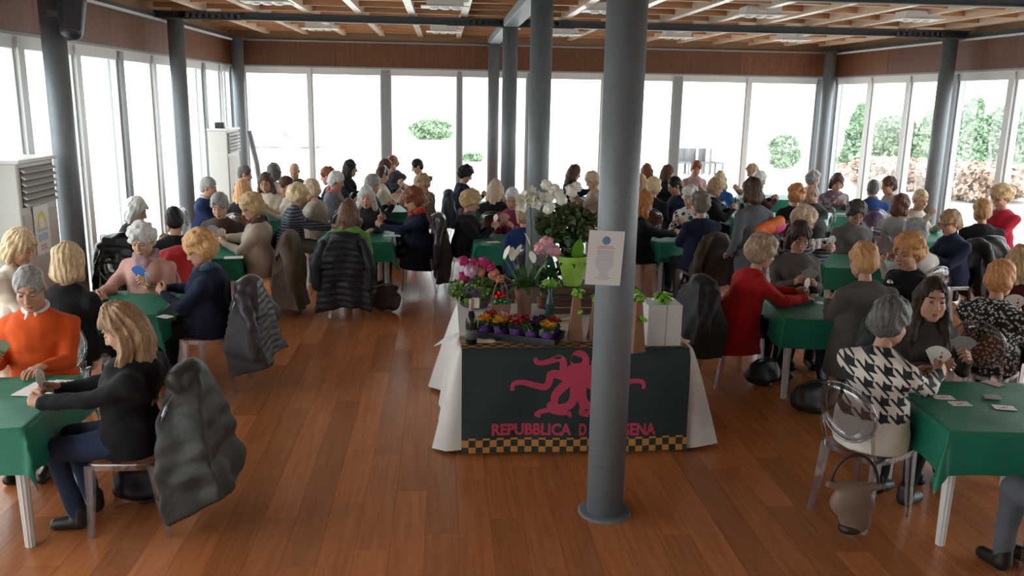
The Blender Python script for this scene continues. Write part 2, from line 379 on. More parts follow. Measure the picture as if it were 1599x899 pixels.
def hair_mat(c, nm='hair'):
    key = ('hair', tuple(c))
    if key in MATS: return MATS[key]
    m = bpy.data.materials.new(nm); m.use_nodes = True; N, L = nodes(m); b = N['Principled BSDF']
    b.inputs['Roughness'].default_value = .5; b.inputs['Specular IOR Level'].default_value = .28
    tc = N.new('ShaderNodeTexCoord'); mp = N.new('ShaderNodeMapping'); mp.inputs['Scale'].default_value = (1,1,.11); L.new(tc.outputs['Object'], mp.inputs[0])
    t = N.new('ShaderNodeTexNoise'); t.inputs['Scale'].default_value = 110; t.inputs['Detail'].default_value = 4; t.inputs['Distortion'].default_value = .8; L.new(mp.outputs[0], t.inputs['Vector'])
    r = N.new('ShaderNodeValToRGB'); r.color_ramp.elements[0].position = .3; r.color_ramp.elements[1].position = .75
    r.color_ramp.elements[0].color = tuple(x*(.38 if max(c) < .25 else .62) for x in c)+(1,); r.color_ramp.elements[1].color = tuple(min(.9, x*1.5+.004) for x in c)+(1,)
    L.new(t.outputs[0], r.inputs[0]); L.new(r.outputs[0], b.inputs['Base Color'])
    bp = N.new('ShaderNodeBump'); bp.inputs['Strength'].default_value = .7; bp.inputs['Distance'].default_value = .006; L.new(t.outputs[0], bp.inputs['Height']); L.new(bp.outputs[0], b.inputs['Normal'])
    MATS[key] = m; return m
HAIRM = {}
def hair_mesh(style, h):
    k = (style, h)
    if k in HAIRM: return HAIRM[k]
    lo = {'long': -.46, 'longfront': -.46, 'lob': -.30}.get(style, -.20)
    f = Field((-.17,-.22,lo), (.17,.16,.22), h); r = np.random.default_rng(hash(style) % 1000 if False else sum(map(ord, style)))
    vol = {'man': .009, 'bald': .003, 'short': .018, 'curly': .020, 'puffy': .028, 'bob': .020, 'bun': .009, 'lob': .012, 'long': .012, 'longfront': .011}[style]
    def cut():                                                    # the face opening
        top = {'man': .078, 'bald': .16, 'bun': .075, 'longfront': .090, 'bob': .072}.get(style, .066)
        f.ell((0,.105,top-.112), (.066 if style != 'longfront' else .070,.085 if style != 'longfront' else .095,.112), .012, 'sub')
        if style in ('man', 'bald', 'short', 'curly', 'puffy', 'bun'):
            for s in (-1,1): f.ell((s*.085,.035,-.055), (.04,.055,.062), .012, 'sub')
    f.ell((0,-.014,.037), (.074+vol,.094+vol,.092+vol*1.3), 0)
    if style == 'bald': f.ell((0,.03,.12), (.085,.105,.085), .01, 'sub'); f.ell((0,-.045,-.02), (.074,.058,.06), .02)
    elif style == 'man': f.ell((0,-.045,-.015), (.073,.058,.072), .02)
    elif style in ('short', 'curly', 'puffy', 'bun'): f.ell((0,-.045,-.02), (.071+vol,.060+vol,.075), .03)
    if style == 'bob':
        f.ell((0,-.05,-.05), (.092,.07,.085), .03)
        for s in (-1,1): f.cone((s*.078,-.008,.03), (s*.086,.000,-.088), .028, .024, .03)
    if style in ('lob', 'long', 'longfront'):
        end = {'lob': -.20, 'long': -.36, 'longfront': -.30}[style]
        f.cone((0,-.055,-.02), (0,-.10,end), .075, .060, .04, sq=(.85,1.15,1))
        for s in (-1,1):
            f.cone((s*.074,-.005,.03), (s*.090,.0,-.11), .030, .030, .03); f.cone((s*.088,-.005,-.10), (s*(.10 if style != 'longfront' else .095),(-.03 if style != 'longfront' else .055),end+.03), .034, .024, .03)
            if style == 'longfront': f.cone((s*.095,.055,end+.04), (s*.082,.085,end-.12), .024, .012, .03, sq=(1,1.3,1))
    if style == 'bun': f.ell((0,-.125,.03), (.036,.034,.036), .012)
    cut()
    if style in ('bob', 'lob', 'long', 'longfront'):
        f.ell((0,.075,-.165), (.062,.085,.085), .015, 'sub')          # open below the chin
        X, Y, Z = np.meshgrid(*f.ax, indexing='ij', sparse=True); th = np.arctan2(X, -(Y+.01))
        f.F += (.0038*np.sin(th*17+Z*9+1.5*np.sin(Z*14+th*2))+.0022*np.sin(th*29-Z*16)).astype(np.float32)
    if style in ('short', 'man', 'bun'):
        X, Y, Z = np.meshgrid(*f.ax, indexing='ij', sparse=True); f.F += (.0025*np.sin(X*170+Z*60+2*np.sin(Y*45))+.0015*np.sin(X*90-Y*140)).astype(np.float32)
    if style in ('curly', 'puffy'):
        for i in range(150 if style == 'curly' else 110):
            d = r.normal(size=3); d /= np.linalg.norm(d)
            if d[1] > .35 and d[2] < .35: continue
            if d[2] < -.75: continue
            p = np.array([0,-.016,.03])+d*np.array([.082+vol*.5,.102+vol*.5,.102+vol*.6])
            if abs(p[0]) > .04 and p[1] > -.01 and p[2] < -.035: continue
            q = r.uniform(.017,.027) if style == 'curly' else r.uniform(.022,.034); f.ell(p, (q,q,q*.9), .008)
    elif style not in ('man', 'bald'):
        f.noise(.006 if style != 'short' else .005, 55 if style in ('long', 'lob', 'bob', 'longfront') else 75, 3)
    HAIRM[k] = f.mesh('hair_'+style, hair_mat((.3,.2,.1))); return HAIRM[k]
# garments' patterned cloths
def cloth(c, kind=None, c2=None):
    if kind is None: return mat('cloth', c, .85, spec=.2, noise=.12, nscale=9, bump=.25, bscale=160, sheen=.03)
    key = (kind, tuple(c), tuple(c2))
    if key in MATS: return MATS[key]
    m = bpy.data.materials.new('cloth_'+kind); m.use_nodes = True; N, L = nodes(m); b = N['Principled BSDF']; b.inputs['Roughness'].default_value = .85
    tc = N.new('ShaderNodeTexCoord'); sx = N.new('ShaderNodeSeparateXYZ'); L.new(tc.outputs['Object'], sx.inputs[0])
    def mth(op, a, b_=None, c_=None):
        n = N.new('ShaderNodeMath'); n.operation = op
        for i, v in enumerate((a, b_, c_)):
            if v is None: continue
            if isinstance(v, (int, float)): n.inputs[i].default_value = v
            else: L.new(v, n.inputs[i])
        return n.outputs[0]
    if kind == 'stripe': fac = mth('GREATER_THAN', mth('FRACT', mth('MULTIPLY', sx.outputs[2], 26)), .72)
    elif kind == 'houndstooth':
        u = mth('ADD', mth('MULTIPLY', sx.outputs[0], 7.5), mth('MULTIPLY', sx.outputs[1], 7.5)); v = mth('MULTIPLY', sx.outputs[2], 10.5)
        fu, fv = mth('FRACT', u), mth('FRACT', v); d1 = mth('FRACT', mth('MULTIPLY', mth('ADD', u, v), 2))
        a = mth('LESS_THAN', fu, .5); c_ = mth('LESS_THAN', fv, .5); both = mth('MULTIPLY', a, c_); one = mth('ABSOLUTE', mth('SUBTRACT', a, c_))
        fac = mth('ADD', both, mth('MULTIPLY', one, mth('LESS_THAN', d1, .42)), None)
        low = mth('GREATER_THAN', sx.outputs[2], .66); fac = mth('MULTIPLY', fac, low)
    else:
        t = N.new('ShaderNodeTexVoronoi'); t.inputs['Scale'].default_value = {'floral': 42, 'leopard': 34, 'patch': 14}[kind]; L.new(tc.outputs['Object'], t.inputs['Vector'])
        fac = mth('LESS_THAN', t.outputs['Distance'], {'floral': .42, 'leopard': .38, 'patch': .45}[kind])
    mx = N.new('ShaderNodeMix'); mx.data_type = 'RGBA'; mx.inputs[6].default_value = tuple(c)+(1,); mx.inputs[7].default_value = tuple(c2)+(1,)
    L.new(fac, mx.inputs[0]); L.new(mx.outputs[2], b.inputs['Base Color']); MATS[key] = m; return m
def rotx(a): c, s = math.cos(a), math.sin(a); return np.array([[1,0,0],[0,c,-s],[0,s,c]])
def rotz(a): c, s = math.cos(a), math.sin(a); return np.array([[c,-s,0],[s,c,0],[0,0,1]])
def basis(y, zhint):
    y = y/np.linalg.norm(y); x = np.cross(y, zhint); x /= np.linalg.norm(x); z = np.cross(x, y); return np.stack([x, y, z], 1)
def ik(S, T, l1, l2, pole):
    d = T-S; D = np.linalg.norm(d)
    if D > (l1+l2)*.985: T = S+d/D*(l1+l2)*.985; d = T-S; D = np.linalg.norm(d)
    n = d/D; a = (l1*l1-l2*l2+D*D)/(2*D); hh = math.sqrt(max(0, l1*l1-a*a)); p = pole-n*n.dot(pole); p /= np.linalg.norm(p)
    return S+n*a+p*hh, T
# playing cards
M_card = mat('card_face', (.82,.80,.76), .45); M_cback = {'blue': mat('card_back_blue', (.05,.16,.50), .45), 'red': mat('card_back_red', (.55,.12,.09), .45), 'tan': mat('card_back_tan', (.62,.40,.29), .45), 'green': mat('card_back_green', (.30,.34,.22), .45), 'grey': mat('card_back_grey', (.32,.33,.32), .45), 'white': M_card}
CARDM = {}
def card_mesh(back):
    if back not in CARDM:
        b = MB(); w_, h_, r_ = .031, .046, .006; out = []
        for cx, cy, a0 in ((w_-r_,h_-r_,0),(-w_+r_,h_-r_,90),(-w_+r_,-h_+r_,180),(w_-r_,-h_+r_,270)):
            for t in (0,45,90): a = math.radians(a0+t); out.append((cx+r_*math.cos(a), cy+r_*math.sin(a)))
        n = len(out); b.add([(x,y,.0004) for x,y in out]+[(x,y,-.0004) for x,y in out], [list(range(n))], 0); b.f.append([n+i for i in reversed(range(n))]); b.m.append(1)
        for i in range(n): b.f.append([n+i, n+(i+1)%n, (i+1)%n, i]); b.m.append(0)
        for gx, gy, gs in ((-.012,.018,.0055), (.012,-.018,.0055), (0,0,.009)): b.add([(gx-gs,gy,.0006),(gx,gy-gs*1.3,.0006),(gx+gs,gy,.0006),(gx,gy+gs*1.3,.0006)], [[0,1,2,3]], 2)
        CARDM[back] = b.mesh('card', [M_card, M_cback[back], mat('card_pip', (.45,.05,.05) if back != 'blue' else (.05,.05,.06), .5)])
    return CARDM[back]
def card_fan(pos, face_rot, back, label, n=7, spread=70, grip=0):
    """cards held in one hand; root at the grip point, faces towards local -y"""
    t = thing('card_fan', label, 'playing cards', pos, group='fans of playing cards held in hands'); t.rotation_euler = face_rot
    for i in range(n):
        a = math.radians((i/(n-1)-.5)*spread); o = obj('card', card_mesh(back), t); 
        R = Matrix.Rotation(a, 4, 'Y') @ Matrix.Translation((0, -.0012*i, .035)) @ Matrix.Rotation(PI/2, 4, 'X') @ Matrix.Scale(1.2, 4); o.matrix_local = R
    return t
# ------------------------------------------------------------------ chairs
M_ghost = clear_mat('clear_polycarbonate', (.80,.81,.83), .16, .08)
def chair_parts():
    P = {}
    f = MB(); n = 18; ring = []
    seat = Field((-.24,-.24,.42), (.24,.26,.49), .012)
    # seat: rounded slab with a lip
    b = MB(); pts = []
    for k in range(n*2):
        a = 2*PI*k/(n*2); c_, s_ = math.cos(a), math.sin(a); e = .45
        pts.append((math.copysign(abs(c_)**e, c_)*.205*(1+.08*(s_ > 0)*s_), math.copysign(abs(s_)**e, s_)*.205))
    m_ = len(pts)
    b.add([(x,y,.455) for x,y in pts]+[(x*1.01,y*1.01,.447) for x,y in pts]+[(x,y,.415) for x,y in pts]+[(x*.965,y*.965,.415) for x,y in pts]+[(x*.965,y*.965,.445) for x,y in pts],
          [list(range(m_))]+[[m_*j+i, m_*(j+1)+i, m_*(j+1)+(i+1)%m_, m_*j+(i+1)%m_] for j in range(4) for i in range(m_)]+[[4*m_+i for i in reversed(range(m_))]])
    P['seat'] = b.mesh('seat', M_ghost)
    # back: oval medallion on two uprights, leaning backwards
    b = MB(); vs = []; R_ = 24
    for lay in (0, .008):
        for rr in (1.0, .55, .0001):
            for k in range(R_):
                a = 2*PI*k/R_; z = .715+.185*rr*math.sin(a); vs.append((.19*rr*math.cos(a), -.215-(z-.46)*.24-lay+.03*(rr*math.cos(a))**2, z))
    fs = []
    for j in range(2):
        for k in range(R_): fs.append([j*R_+k, (j+1)*R_+k, (j+1)*R_+(k+1)%R_, j*R_+(k+1)%R_]); fs.append([3*R_+j*R_+k, 3*R_+j*R_+(k+1)%R_, 3*R_+(j+1)*R_+(k+1)%R_, 3*R_+(j+1)*R_+k])
    for k in range(R_): fs.append([k, (k+1)%R_, 3*R_+(k+1)%R_, 3*R_+k])
    b.add(vs, fs)
    b.tube([(.192*math.cos(2*PI*k/24), -.219-(.255+.187*math.sin(2*PI*k/24))*.24+.03*math.cos(2*PI*k/24)**2, .715+.187*math.sin(2*PI*k/24)) for k in range(25)], .011, 6)
    for s in (-1,1): b.tube([(s*.165,-.19,.43), (s*.172,-.215,.52), (s*.178,-.245,.62)], .013, 6)
    P['backrest'] = b.mesh('backrest', M_ghost, True)
    for nm, sx, sy, dy in (('fr',1,1,.02),('fl',-1,1,.02),('br',1,-1,-.07),('bl',-1,-1,-.07)):
        b = MB(); x, y = sx*.175, sy*.175; vs = []
        for z, w_, oy in ((0,.015,dy),(.22,.019,dy*.4),(.44,.024,0)):
            for a_, c_ in ((-1,-1),(1,-1),(1,1),(-1,1)): vs.append((x+sx*.015*(1-z/.44)+a_*w_, y+oy+c_*w_, z))
        b.add(vs, [[3,2,1,0],[8,9,10,11]]+[[j*4+i, j*4+(i+1)%4, j*4+4+(i+1)%4, j*4+4+i] for j in range(2) for i in range(4)]); P['leg_'+nm] = b.mesh('leg', M_ghost)
    return P
CHP = chair_parts()
def chair(x, y, rz, label):
    t = thing('ghost_chair', label, 'chair', (x, y, 0), rz, 'clear plastic chairs at the card tables')
    obj('seat', CHP['seat'], t); obj('backrest', CHP['backrest'], t)
    for nm in ('fr','fl','br','bl'): obj('leg', CHP['leg_'+nm], t)
    return t
# ------------------------------------------------------------------ coats hung over chair backs
def coat(x, y, rz, label, col, length=.62, width=.25, flare=.05, swing=.06, quilt=0, shine=.6, top=.93, seed=1, sleeves=True, skew=0, h=.013, thick=0, hem=0):
    """root at the chair's centre; the coat wraps the chair back at local y=-.27"""
    z1, z0 = top, max(.05, top-length); wmax = width+flare+.12
    f = Field((-wmax-abs(skew)-.08,-.58-swing-thick,z0-.06), (wmax+abs(skew)+.08,.02,z1+.10), h)
    X, Y, Z = np.meshgrid(*f.ax, indexing='ij', sparse=True); t = np.clip((z1-Z)/(z1-z0), 0, 1)
    hw = width*np.sqrt(np.clip(1.25*t+.18, 0, 1))+flare*t; xc = skew*t; ph = seed*1.7
    fold = .018*t*np.sin((X-xc)*24+ph+2*np.sin(Z*5))+.010*np.sin(X*11+Z*7+ph)
    hemz = hem*np.clip(-Y-.30, 0, 1); yc = -.250-(Z-.46)*.20*(Z > .46)-swing*t+fold; th = .080+.012*np.sin(t*3)+thick*t
    if quilt: th = th+.011*np.abs(np.sin((Z+.12*np.abs(X-xc))*PI/quilt))
    edge = .03*np.sin(X*9+ph)
    D = np.maximum(np.maximum(np.abs(X-xc)-hw, np.abs(Y-yc)-th), np.maximum(Z-z1, z0+edge+hemz-Z)).astype(np.float32)
    f.F = D-.012*0
    f.cone((-width*.55,-.33,z1-.03), (width*.55,-.33,z1-.03), .058, .058, .04)
    f.ell((0,-.35,z1-.0), (.11,.07,.055), .04)
    if sleeves:
        for s in (-1,1): f.cone((s*width*.8,-.33,z1-.10), (s*(width+.045)+skew*.4,-.36-swing*.5,z1-.33), .060, .056, .03); f.cone((s*(width+.045)+skew*.4,-.36-swing*.5,z1-.33), (s*(width+.03)+skew*.7,-.34-swing*.7,max(z0+.04, z1-.58)), .056, .046, .02)
    f.noise(.007, 30, seed)
    o = obj('coat', f.mesh('coat', mat('coat_cloth', col, shine, spec=.4, noise=.18, nscale=7, bump=.3, bscale=35)), None, (x, y, 0), rz)
    return tag(o, label, 'coat')
# ------------------------------------------------------------------ persons
HS = 1.12
PEOPLE = {}
def person(pid, px, py, face, style, hcol, top, label, z=1.17, lean=.0, pose='sit', topname='sweater', pat=None, c2=None, legs=(.02,.02,.025),
           skin='mid', male=False, look=22, turn=0, rh=None, lh=None, cards=None, back='tan', b=1.0, extra=(), chair_label=None, collar=None, dress=False, xy=None, shoe=(.015,.013,.012), cardlabel=None, rpose='hold', lpose='hold', lod=None, tunic=0):
    a = math.radians(face); ly = .07+lean
    if xy is None: hp = at_z(px, py, z); root = (hp[0]-math.sin(a)*ly, hp[1]-math.cos(a)*ly)
    else: root = xy
    dist = math.hypot(root[0], root[1]); near = dist < 9.3 if lod is None else lod
    hb, hh, ht = (.013, .0052, .013) if near else (.022, .0085, .021)
    hair_h = .0075 if near else .011; hand_h = .0045 if near else .008
    hz = .55 if pose == 'sit' else z-.64                           # pelvis height
    N_ = np.array([0, ly-.052, z-.150]); Hd = np.array([0, ly, z]); sp = lambda t, y: np.array([0, y, hz+(N_[2]-hz)*t])
    if pose == 'stand' and xy is None: pass
    C_ = sp(.70, ly*.62-.02); B_ = sp(.34, ly*.28); b = b*1.12; sw = .172*b**.55
    sh = [np.array([s*sw, N_[1]-.035, N_[2]-.112]) for s in (1,-1)]
    tz = .80 if pose == 'sit' else hz+.12
    tgt = [np.array(rh if rh else (.11, ly+.28, tz+.03)), np.array(lh if lh else (-.08, ly+.30, tz+.02))]
    arms = []
    for i, s in enumerate((1,-1)):
        E_, W_ = ik(sh[i], tgt[i], .275, .245, np.array([s*.40, -.28, -1.0])); arms.append((sh[i], E_, W_))
    # clothing: the top
    pts = np.array([p for q in arms for p in q]+[[.2,-.19,hz-.15],[-.2,.17,hz-.15]]); lo = pts.min(0)-.10; hi = pts.max(0)+.10
    hem = (hz-.09 if not tunic else tunic) if not dress else .42
    lo[2] = min(lo[2], hem-.05); hi[2] = max(hi[2], N_[2]+.09); lo[0] = min(lo[0], -.28*b); hi[0] = max(hi[0], .28*b); lo[1] = min(lo[1], -.24)
    T = Field(lo, hi, ht)
    T.ell((0,-.005,hz+.02), (.178*b,.145*b,.13), 0); T.ell(B_, (.158*b,.128*b,.17), .06); T.ell(C_, (.162*b,.118*b,.155), .06)
    if not male:
        for s in (-1,1): T.ell(C_+np.array([s*.066,.085*b,-.035]), (.062,.058,.062), .05)
    [T.cone(N_+[0,-.022,-.062], q_+np.array([0,0,-.004]), .060, .057, .045) for q_ in sh]
    T.ell(N_+[0,-.02,-.055], (.100,.075,.055), .06); T.ell(N_+[0,-.045,-.15], (.150*b,.085*b,.13), .05)
    T.cone((0,-.005,hz+.04), (0,.0,hz-.055), .172*b, .180*b, .03, sq=(1,1.18,1)) if not dress else None
    if tunic: T.cone((0,.0,hz-.02), (0,-.01,tunic+.03), .185*b, .205*b, .04, sq=(1,.95,1)); T.F = np.maximum(T.F, (tunic-T.ax[2])[None, None, :]).astype(np.float32)
    if dress or pose == 'stand':
        T.cone((0,0,hz), (0,-.01,hem+.02), .165*b, .15*b, .04, sq=(1,1.25,1))
    for S_, E_, W_ in arms: T.cone(S_+[0,0,-.008], E_, .060*b**.4, .052, .045); T.cone(E_, W_, .053, .038, .025)
    if collar: T.cone(N_+[0,-.012,-.05], N_+[0,.008,.035], .070, .060, .015)
    T.noise(.006, 24, px or 5); T.noise(.0035, 52, (px or 5)+9)
    if pose == 'sit' and not tunic: T.F = np.maximum(T.F, (.458-T.ax[2])[None, None, :]).astype(np.float32)
    # neck hole so that the skin shows cleanly
    if not collar: T.cone(N_+[0,.0,.0], N_+[0,.012,.06], .054, .075, .01, 'sub')
    # clothing: trousers and shoes
    if pose == 'sit':
        kn = [np.array([s*.105, .40, .50]) for s in (1,-1)]; an = [np.array([s*.10, .36+.06*((px//7) % 3-1), .095]) for s in (1,-1)]; hp_ = [np.array([s*.085, .0, .535]) for s in (1,-1)]
    else:
        kn = [np.array([s*.09, .015, hz*.53]) for s in (1,-1)]; an = [np.array([s*.09, -.01, .09]) for s in (1,-1)]; hp_ = [np.array([s*.085, 0, hz-.02]) for s in (1,-1)]
    Lg = Field((-.30,-.22,.02), (.30,.58 if pose == 'sit' else .2,hz+.14), ht)
    Lg.ell((0,-.005,hz), (.165*b,.135*b,.10), 0)
    for i in range(2): Lg.cone(hp_[i], kn[i], .088*b, .066, .04); Lg.cone(kn[i], an[i], .065, .046, .02)
    Lg.noise(.005, 28, (px or 3)+1)
    if pose == 'sit': g = Lg.ax[2][None, None, :]; Lg.F = np.maximum(Lg.F, (.452-g)*(Lg.ax[1][None, :, None] < .20)*1.0+(-1)*(Lg.ax[1][None, :, None] >= .20)).astype(np.float32)
    # the body itself: slimmer figure under the clothes, neck, head, hands
    lo2 = np.minimum(lo, [-.3,-.22,.02]); hi2 = np.maximum(hi, [.3,.56 if pose == 'sit' else .2, z])
    Bd = Field(lo2, hi2, hb*1.6)
    Bd.ell((0,0,hz+.03), (.14*b,.11*b,.10), 0); Bd.ell(B_, (.125*b,.095*b,.15), .05); Bd.ell(C_, (.13*b,.088*b,.13), .05); Bd.cone(sh[0]*[.95,1,1], sh[1]*[.95,1,1], .042, .042, .04)
    for S_, E_, W_ in arms: Bd.cone(S_, E_, .042, .034, .02); Bd.cone(E_, W_, .034, .026, .02)
    for i in range(2):
        k_ = kn[i]+np.array([0,0,.0]); Bd.cone(hp_[i]+[0,0,.02], k_, .058, .048, .03); Bd.cone(k_, an[i], .046, .036, .02)
    V1, Q1 = Bd.net()
    nk = Field(N_-[.12,.12,.10], Hd+[.12,.12,.02], hh*1.3); nk.cone(N_+[0,-.015,-.05], Hd+[0,-.022,-.05], .062 if male else .054, .052 if male else .046, 0); nk.cone(N_+[0,0,-.06], sh[0]*[.5,1,1]+[0,0,.02], .05, .03, .03); nk.cone(N_+[0,0,-.06], sh[1]*[.5,1,1]+[0,0,.02], .05, .03, .03)
    V1b, Q1b = nk.net()
    Rh = rotz(math.radians(-turn)) @ rotx(math.radians(-look)); Vh, Qh, mh = head(hh, male); Vh = (Vh*HS) @ Rh.T+Hd
    parts = [(V1, Q1, np.zeros(len(Q1), int)), (V1b, Q1b, np.zeros(len(Q1b), int)), (Vh, Qh, mh)]; grips = []
    for i, s in enumerate((1,-1)):
        S_, E_, W_ = arms[i]; fd = W_-E_; fd /= np.linalg.norm(fd); ps = (rpose, lpose)[i]
        if ps == 'rest': R = basis(fd*[1,1,.25], np.array([0,0,1.]))
        else: R = basis(fd+np.array([0,.1,.35]), np.array([s*.75,.45,.5]))     # palms turned in and back
        Vv, Qq = hand(hand_h, ps, i == 1); parts.append((Vv @ R.T+W_, Qq, np.zeros(len(Qq), int))); grips.append(W_+R @ np.array([-.03*s,.095,-.035]))
    V = np.concatenate([p[0] for p in parts]); off = np.cumsum([0]+[len(p[0]) for p in parts]); Q = np.concatenate([p[1]+off[i] for i, p in enumerate(parts)]); mi = np.concatenate([p[2] for p in parts])
    body = obj('person', mesh_np('body', V, Q, [skin_mat(SKIN[skin]), M_eye, M_lip, hair_mat(tuple(x*.55 for x in hcol))], mi), None, (root[0], root[1], 0), -a)
    tag(body, label, 'person')
    gar = obj(topname, T.mesh(topname, cloth(top, pat, c2)), body)
    if not dress or pose == 'stand': obj('trousers', Lg.mesh('trousers', cloth(legs)), body)
    for i in range(2):
        k_ = an[i]; Sf = Field((k_[0]-.07,k_[1]-.10,-.01), (k_[0]+.07,k_[1]+.24,.17), .010 if near else .016)
        Sf.cone(k_+[0,-.005,-.04], k_+[0,.13,-.058], .046, .038, .02); Sf.cone(k_+[0,-.01,-.03], k_+[0,-.01,.03], .048, .046, .02)
        Sf.F = np.maximum(Sf.F, (.004-Sf.ax[2])[None, None, :]).astype(np.float32); obj('shoe', Sf.mesh('shoe', mat('shoe_leather', shoe, .4)), body)
    hm = hair_mesh(style, hair_h)
    if style in ('long', 'longfront', 'lob'):                      # lengths hang straight down however the head is bent
        hm = hm.copy(); hv = np.zeros(len(hm.vertices)*3, np.float32); hm.vertices.foreach_get('co', hv); hv = hv.reshape(-1, 3).astype(float)
        w_ = np.clip((hv[:,2]+.22)/.20, 0, 1); w_ = (w_*w_*(3-2*w_))*math.radians(look); R2 = rotz(math.radians(-turn))
        c_, s_ = np.cos(-w_), np.sin(-w_); hv = np.stack([hv[:,0], hv[:,1]*c_-hv[:,2]*s_, hv[:,1]*s_+hv[:,2]*c_], 1) @ R2.T
        hm.vertices.foreach_set('co', hv.astype(np.float32).ravel()); hm.update()
        ho = obj('hair', hm, body); slot(ho, hair_mat(hcol)); ho.location = Hd; ho.scale = (HS,)*3
    else:
        ho = obj('hair', hm, body); slot(ho, hair_mat(hcol)); ho.matrix_local = Matrix.Translation(Hd) @ Matrix(Rh.tolist()).to_4x4() @ Matrix.Scale(HS, 4)
    for e in extra:
        kind, col = e[0], e[1]
        if kind == 'scarf':
            s_ = Field((-.16,N_[1]-.15,N_[2]-.28), (.16,N_[1]+.20,N_[2]+.10), .011); P_ = [N_+np.array([.082*math.sin(t), .078*math.cos(t)+.0, -.005+.022*math.sin(2*t)-.02*math.cos(t)]) for t in np.linspace(0, 2*PI, 13)]
            for p, q in zip(P_[:-1], P_[1:]): s_.cone(p, q, .030, .030, .02)
            s_.cone(N_+[.02,.09,-.02], N_+[.045,.125*1,-.20], .034, .030, .02, sq=(.9,1.3,1)); s_.cone(N_+[-.02,.09,-.02], N_+[-.03,.12,-.17], .032, .030, .02, sq=(.9,1.3,1)); s_.noise(.006, 60, 2)
            obj('scarf', s_.mesh('scarf', cloth(col)), body)
        elif kind == 'collar':
            c = MB(); P_ = [tuple(N_+np.array([.070*math.sin(t), .066*math.cos(t)+.0, .012-.03*math.cos(t)])) for t in np.linspace(.35, 2*PI-.35, 13)]; c.tube(P_, [.012]+[.018]*11+[.012], 6); c.tube([P_[0], tuple(np.array(P_[0])+[.015,.045,-.06])], [.016,.006], 6); c.tube([P_[-1], tuple(np.array(P_[-1])+[-.015,.045,-.06])], [.016,.006], 6)
            o = c.build('collar', cloth(col), gar, smooth=True)
        elif kind in ('glasses', 'glasses_up'):
            g = MB(); dz = .008 if kind == 'glasses' else .085; yy = .108 if kind == 'glasses' else .075
            for s in (-1,1):
                g.tube([(s*.033+.025*math.cos(t), yy-.012*abs(s), dz+.018*math.sin(t)) for t in np.linspace(0, 2*PI, 15)], .0022, 5); g.tube([(s*.057,yy-.012,dz+.004), (s*.082,.03 if kind == 'glasses' else 0,dz+.006), (s*.082,-.02,dz-.004)], .002, 5)
            g.tube([(-.009,yy-.01,dz+.003), (.009,yy-.01,dz+.003)], .0022, 5)
            o = g.build('glasses', mat('glasses_frame', col, .3), body); o.matrix_local = Matrix.Translation(Hd) @ Matrix(Rh.tolist()).to_4x4() @ Matrix.Scale(HS, 4)
        elif kind == 'band':
            g = MB(); g.tube([(.092*math.cos(t), -.02+.0*t, .035+.105*math.sin(t)) for t in np.linspace(0, PI, 13)], .010, 6); o = g.build('hair_band', mat('band', col, .5), body, smooth=True); o.matrix_local = Matrix.Translation(Hd) @ Matrix(Rh.tolist()).to_4x4() @ Matrix.Scale(HS, 4)
        elif kind == 'brooch':
            g = MB(); p = C_+np.array([.03,.150*b,.05]); g.lathe([(.004,-.02),(.028,-.012),(.030,0),(.02,.014),(.004,.02)], (0,0,0), 10); o = g.build('brooch', mat('silver', (.75,.75,.72), .25, .9), gar, smooth=True); o.location = p
            g = MB(); g.tube([tuple(N_+np.array([.075*math.sin(t), .085*math.cos(t)+.03, -.06-.09*max(0, math.cos(t))])) for t in np.linspace(-1.5, 1.5, 13)], .004, 5); g.build('necklace', mat('silver', (.75,.75,.72), .25, .9), gar, smooth=True)
    Rz = rotz(-a); PEOPLE[pid] = (root, a, grips)
    if cards:
        for hnd in cards:
            gp = Rz @ grips[0 if hnd == 'r' else 1]; s = 1 if hnd == 'r' else -1
            card_fan((root[0]+gp[0], root[1]+gp[1], gp[2]+.012), (math.radians(-14), 0, -a+s*.25), back, cardlabel or ('card fan of the '+(chair_label or label)))
    if pose == 'sit': chair(root[0]-math.sin(a)*-.0, root[1], -a, 'clear chair under the '+(chair_label or label))
    return body
# ------------------------------------------------------------------ card tables
M_plastic = mat('white_plastic', (.70,.69,.66), .45); M_green = mat('green_cloth', (.012,.175,.105), .5, spec=.35, noise=.12, nscale=5, bump=.12, bscale=14)
def table_leg():
    b = MB(); vs = []; fs = []; prof = []
    for k in range(20): a = 2*PI*k/20; r = .034 if k % 2 else .030; prof.append((r*math.cos(a), r*math.sin(a)))
    for z, t in ((0,.78),(.35,.95),(.69,1.15)): vs += [(x*t, y*t, z) for x, y in prof]
    n = 20; fs = [[j*n+i, j*n+(i+1)%n, j*n+n+(i+1)%n, j*n+n+i] for j in range(2) for i in range(n)]+[list(reversed(range(n)))]
    return b.add(vs, fs).mesh('leg', M_plastic)
LEGM = table_leg(); TOPM = MB().box((0,0,.705), (.90,.90,.03)).mesh('tabletop', M_plastic, bevel=.008); APM = [MB().box(c, d).mesh('apron', M_plastic) for c, d in (((0,.41,.66),(.74,.02,.06)), ((0,-.41,.66),(.74,.02,.06)), ((.41,0,.66),(.02,.74,.06)), ((-.41,0,.66),(.02,.74,.06)))]
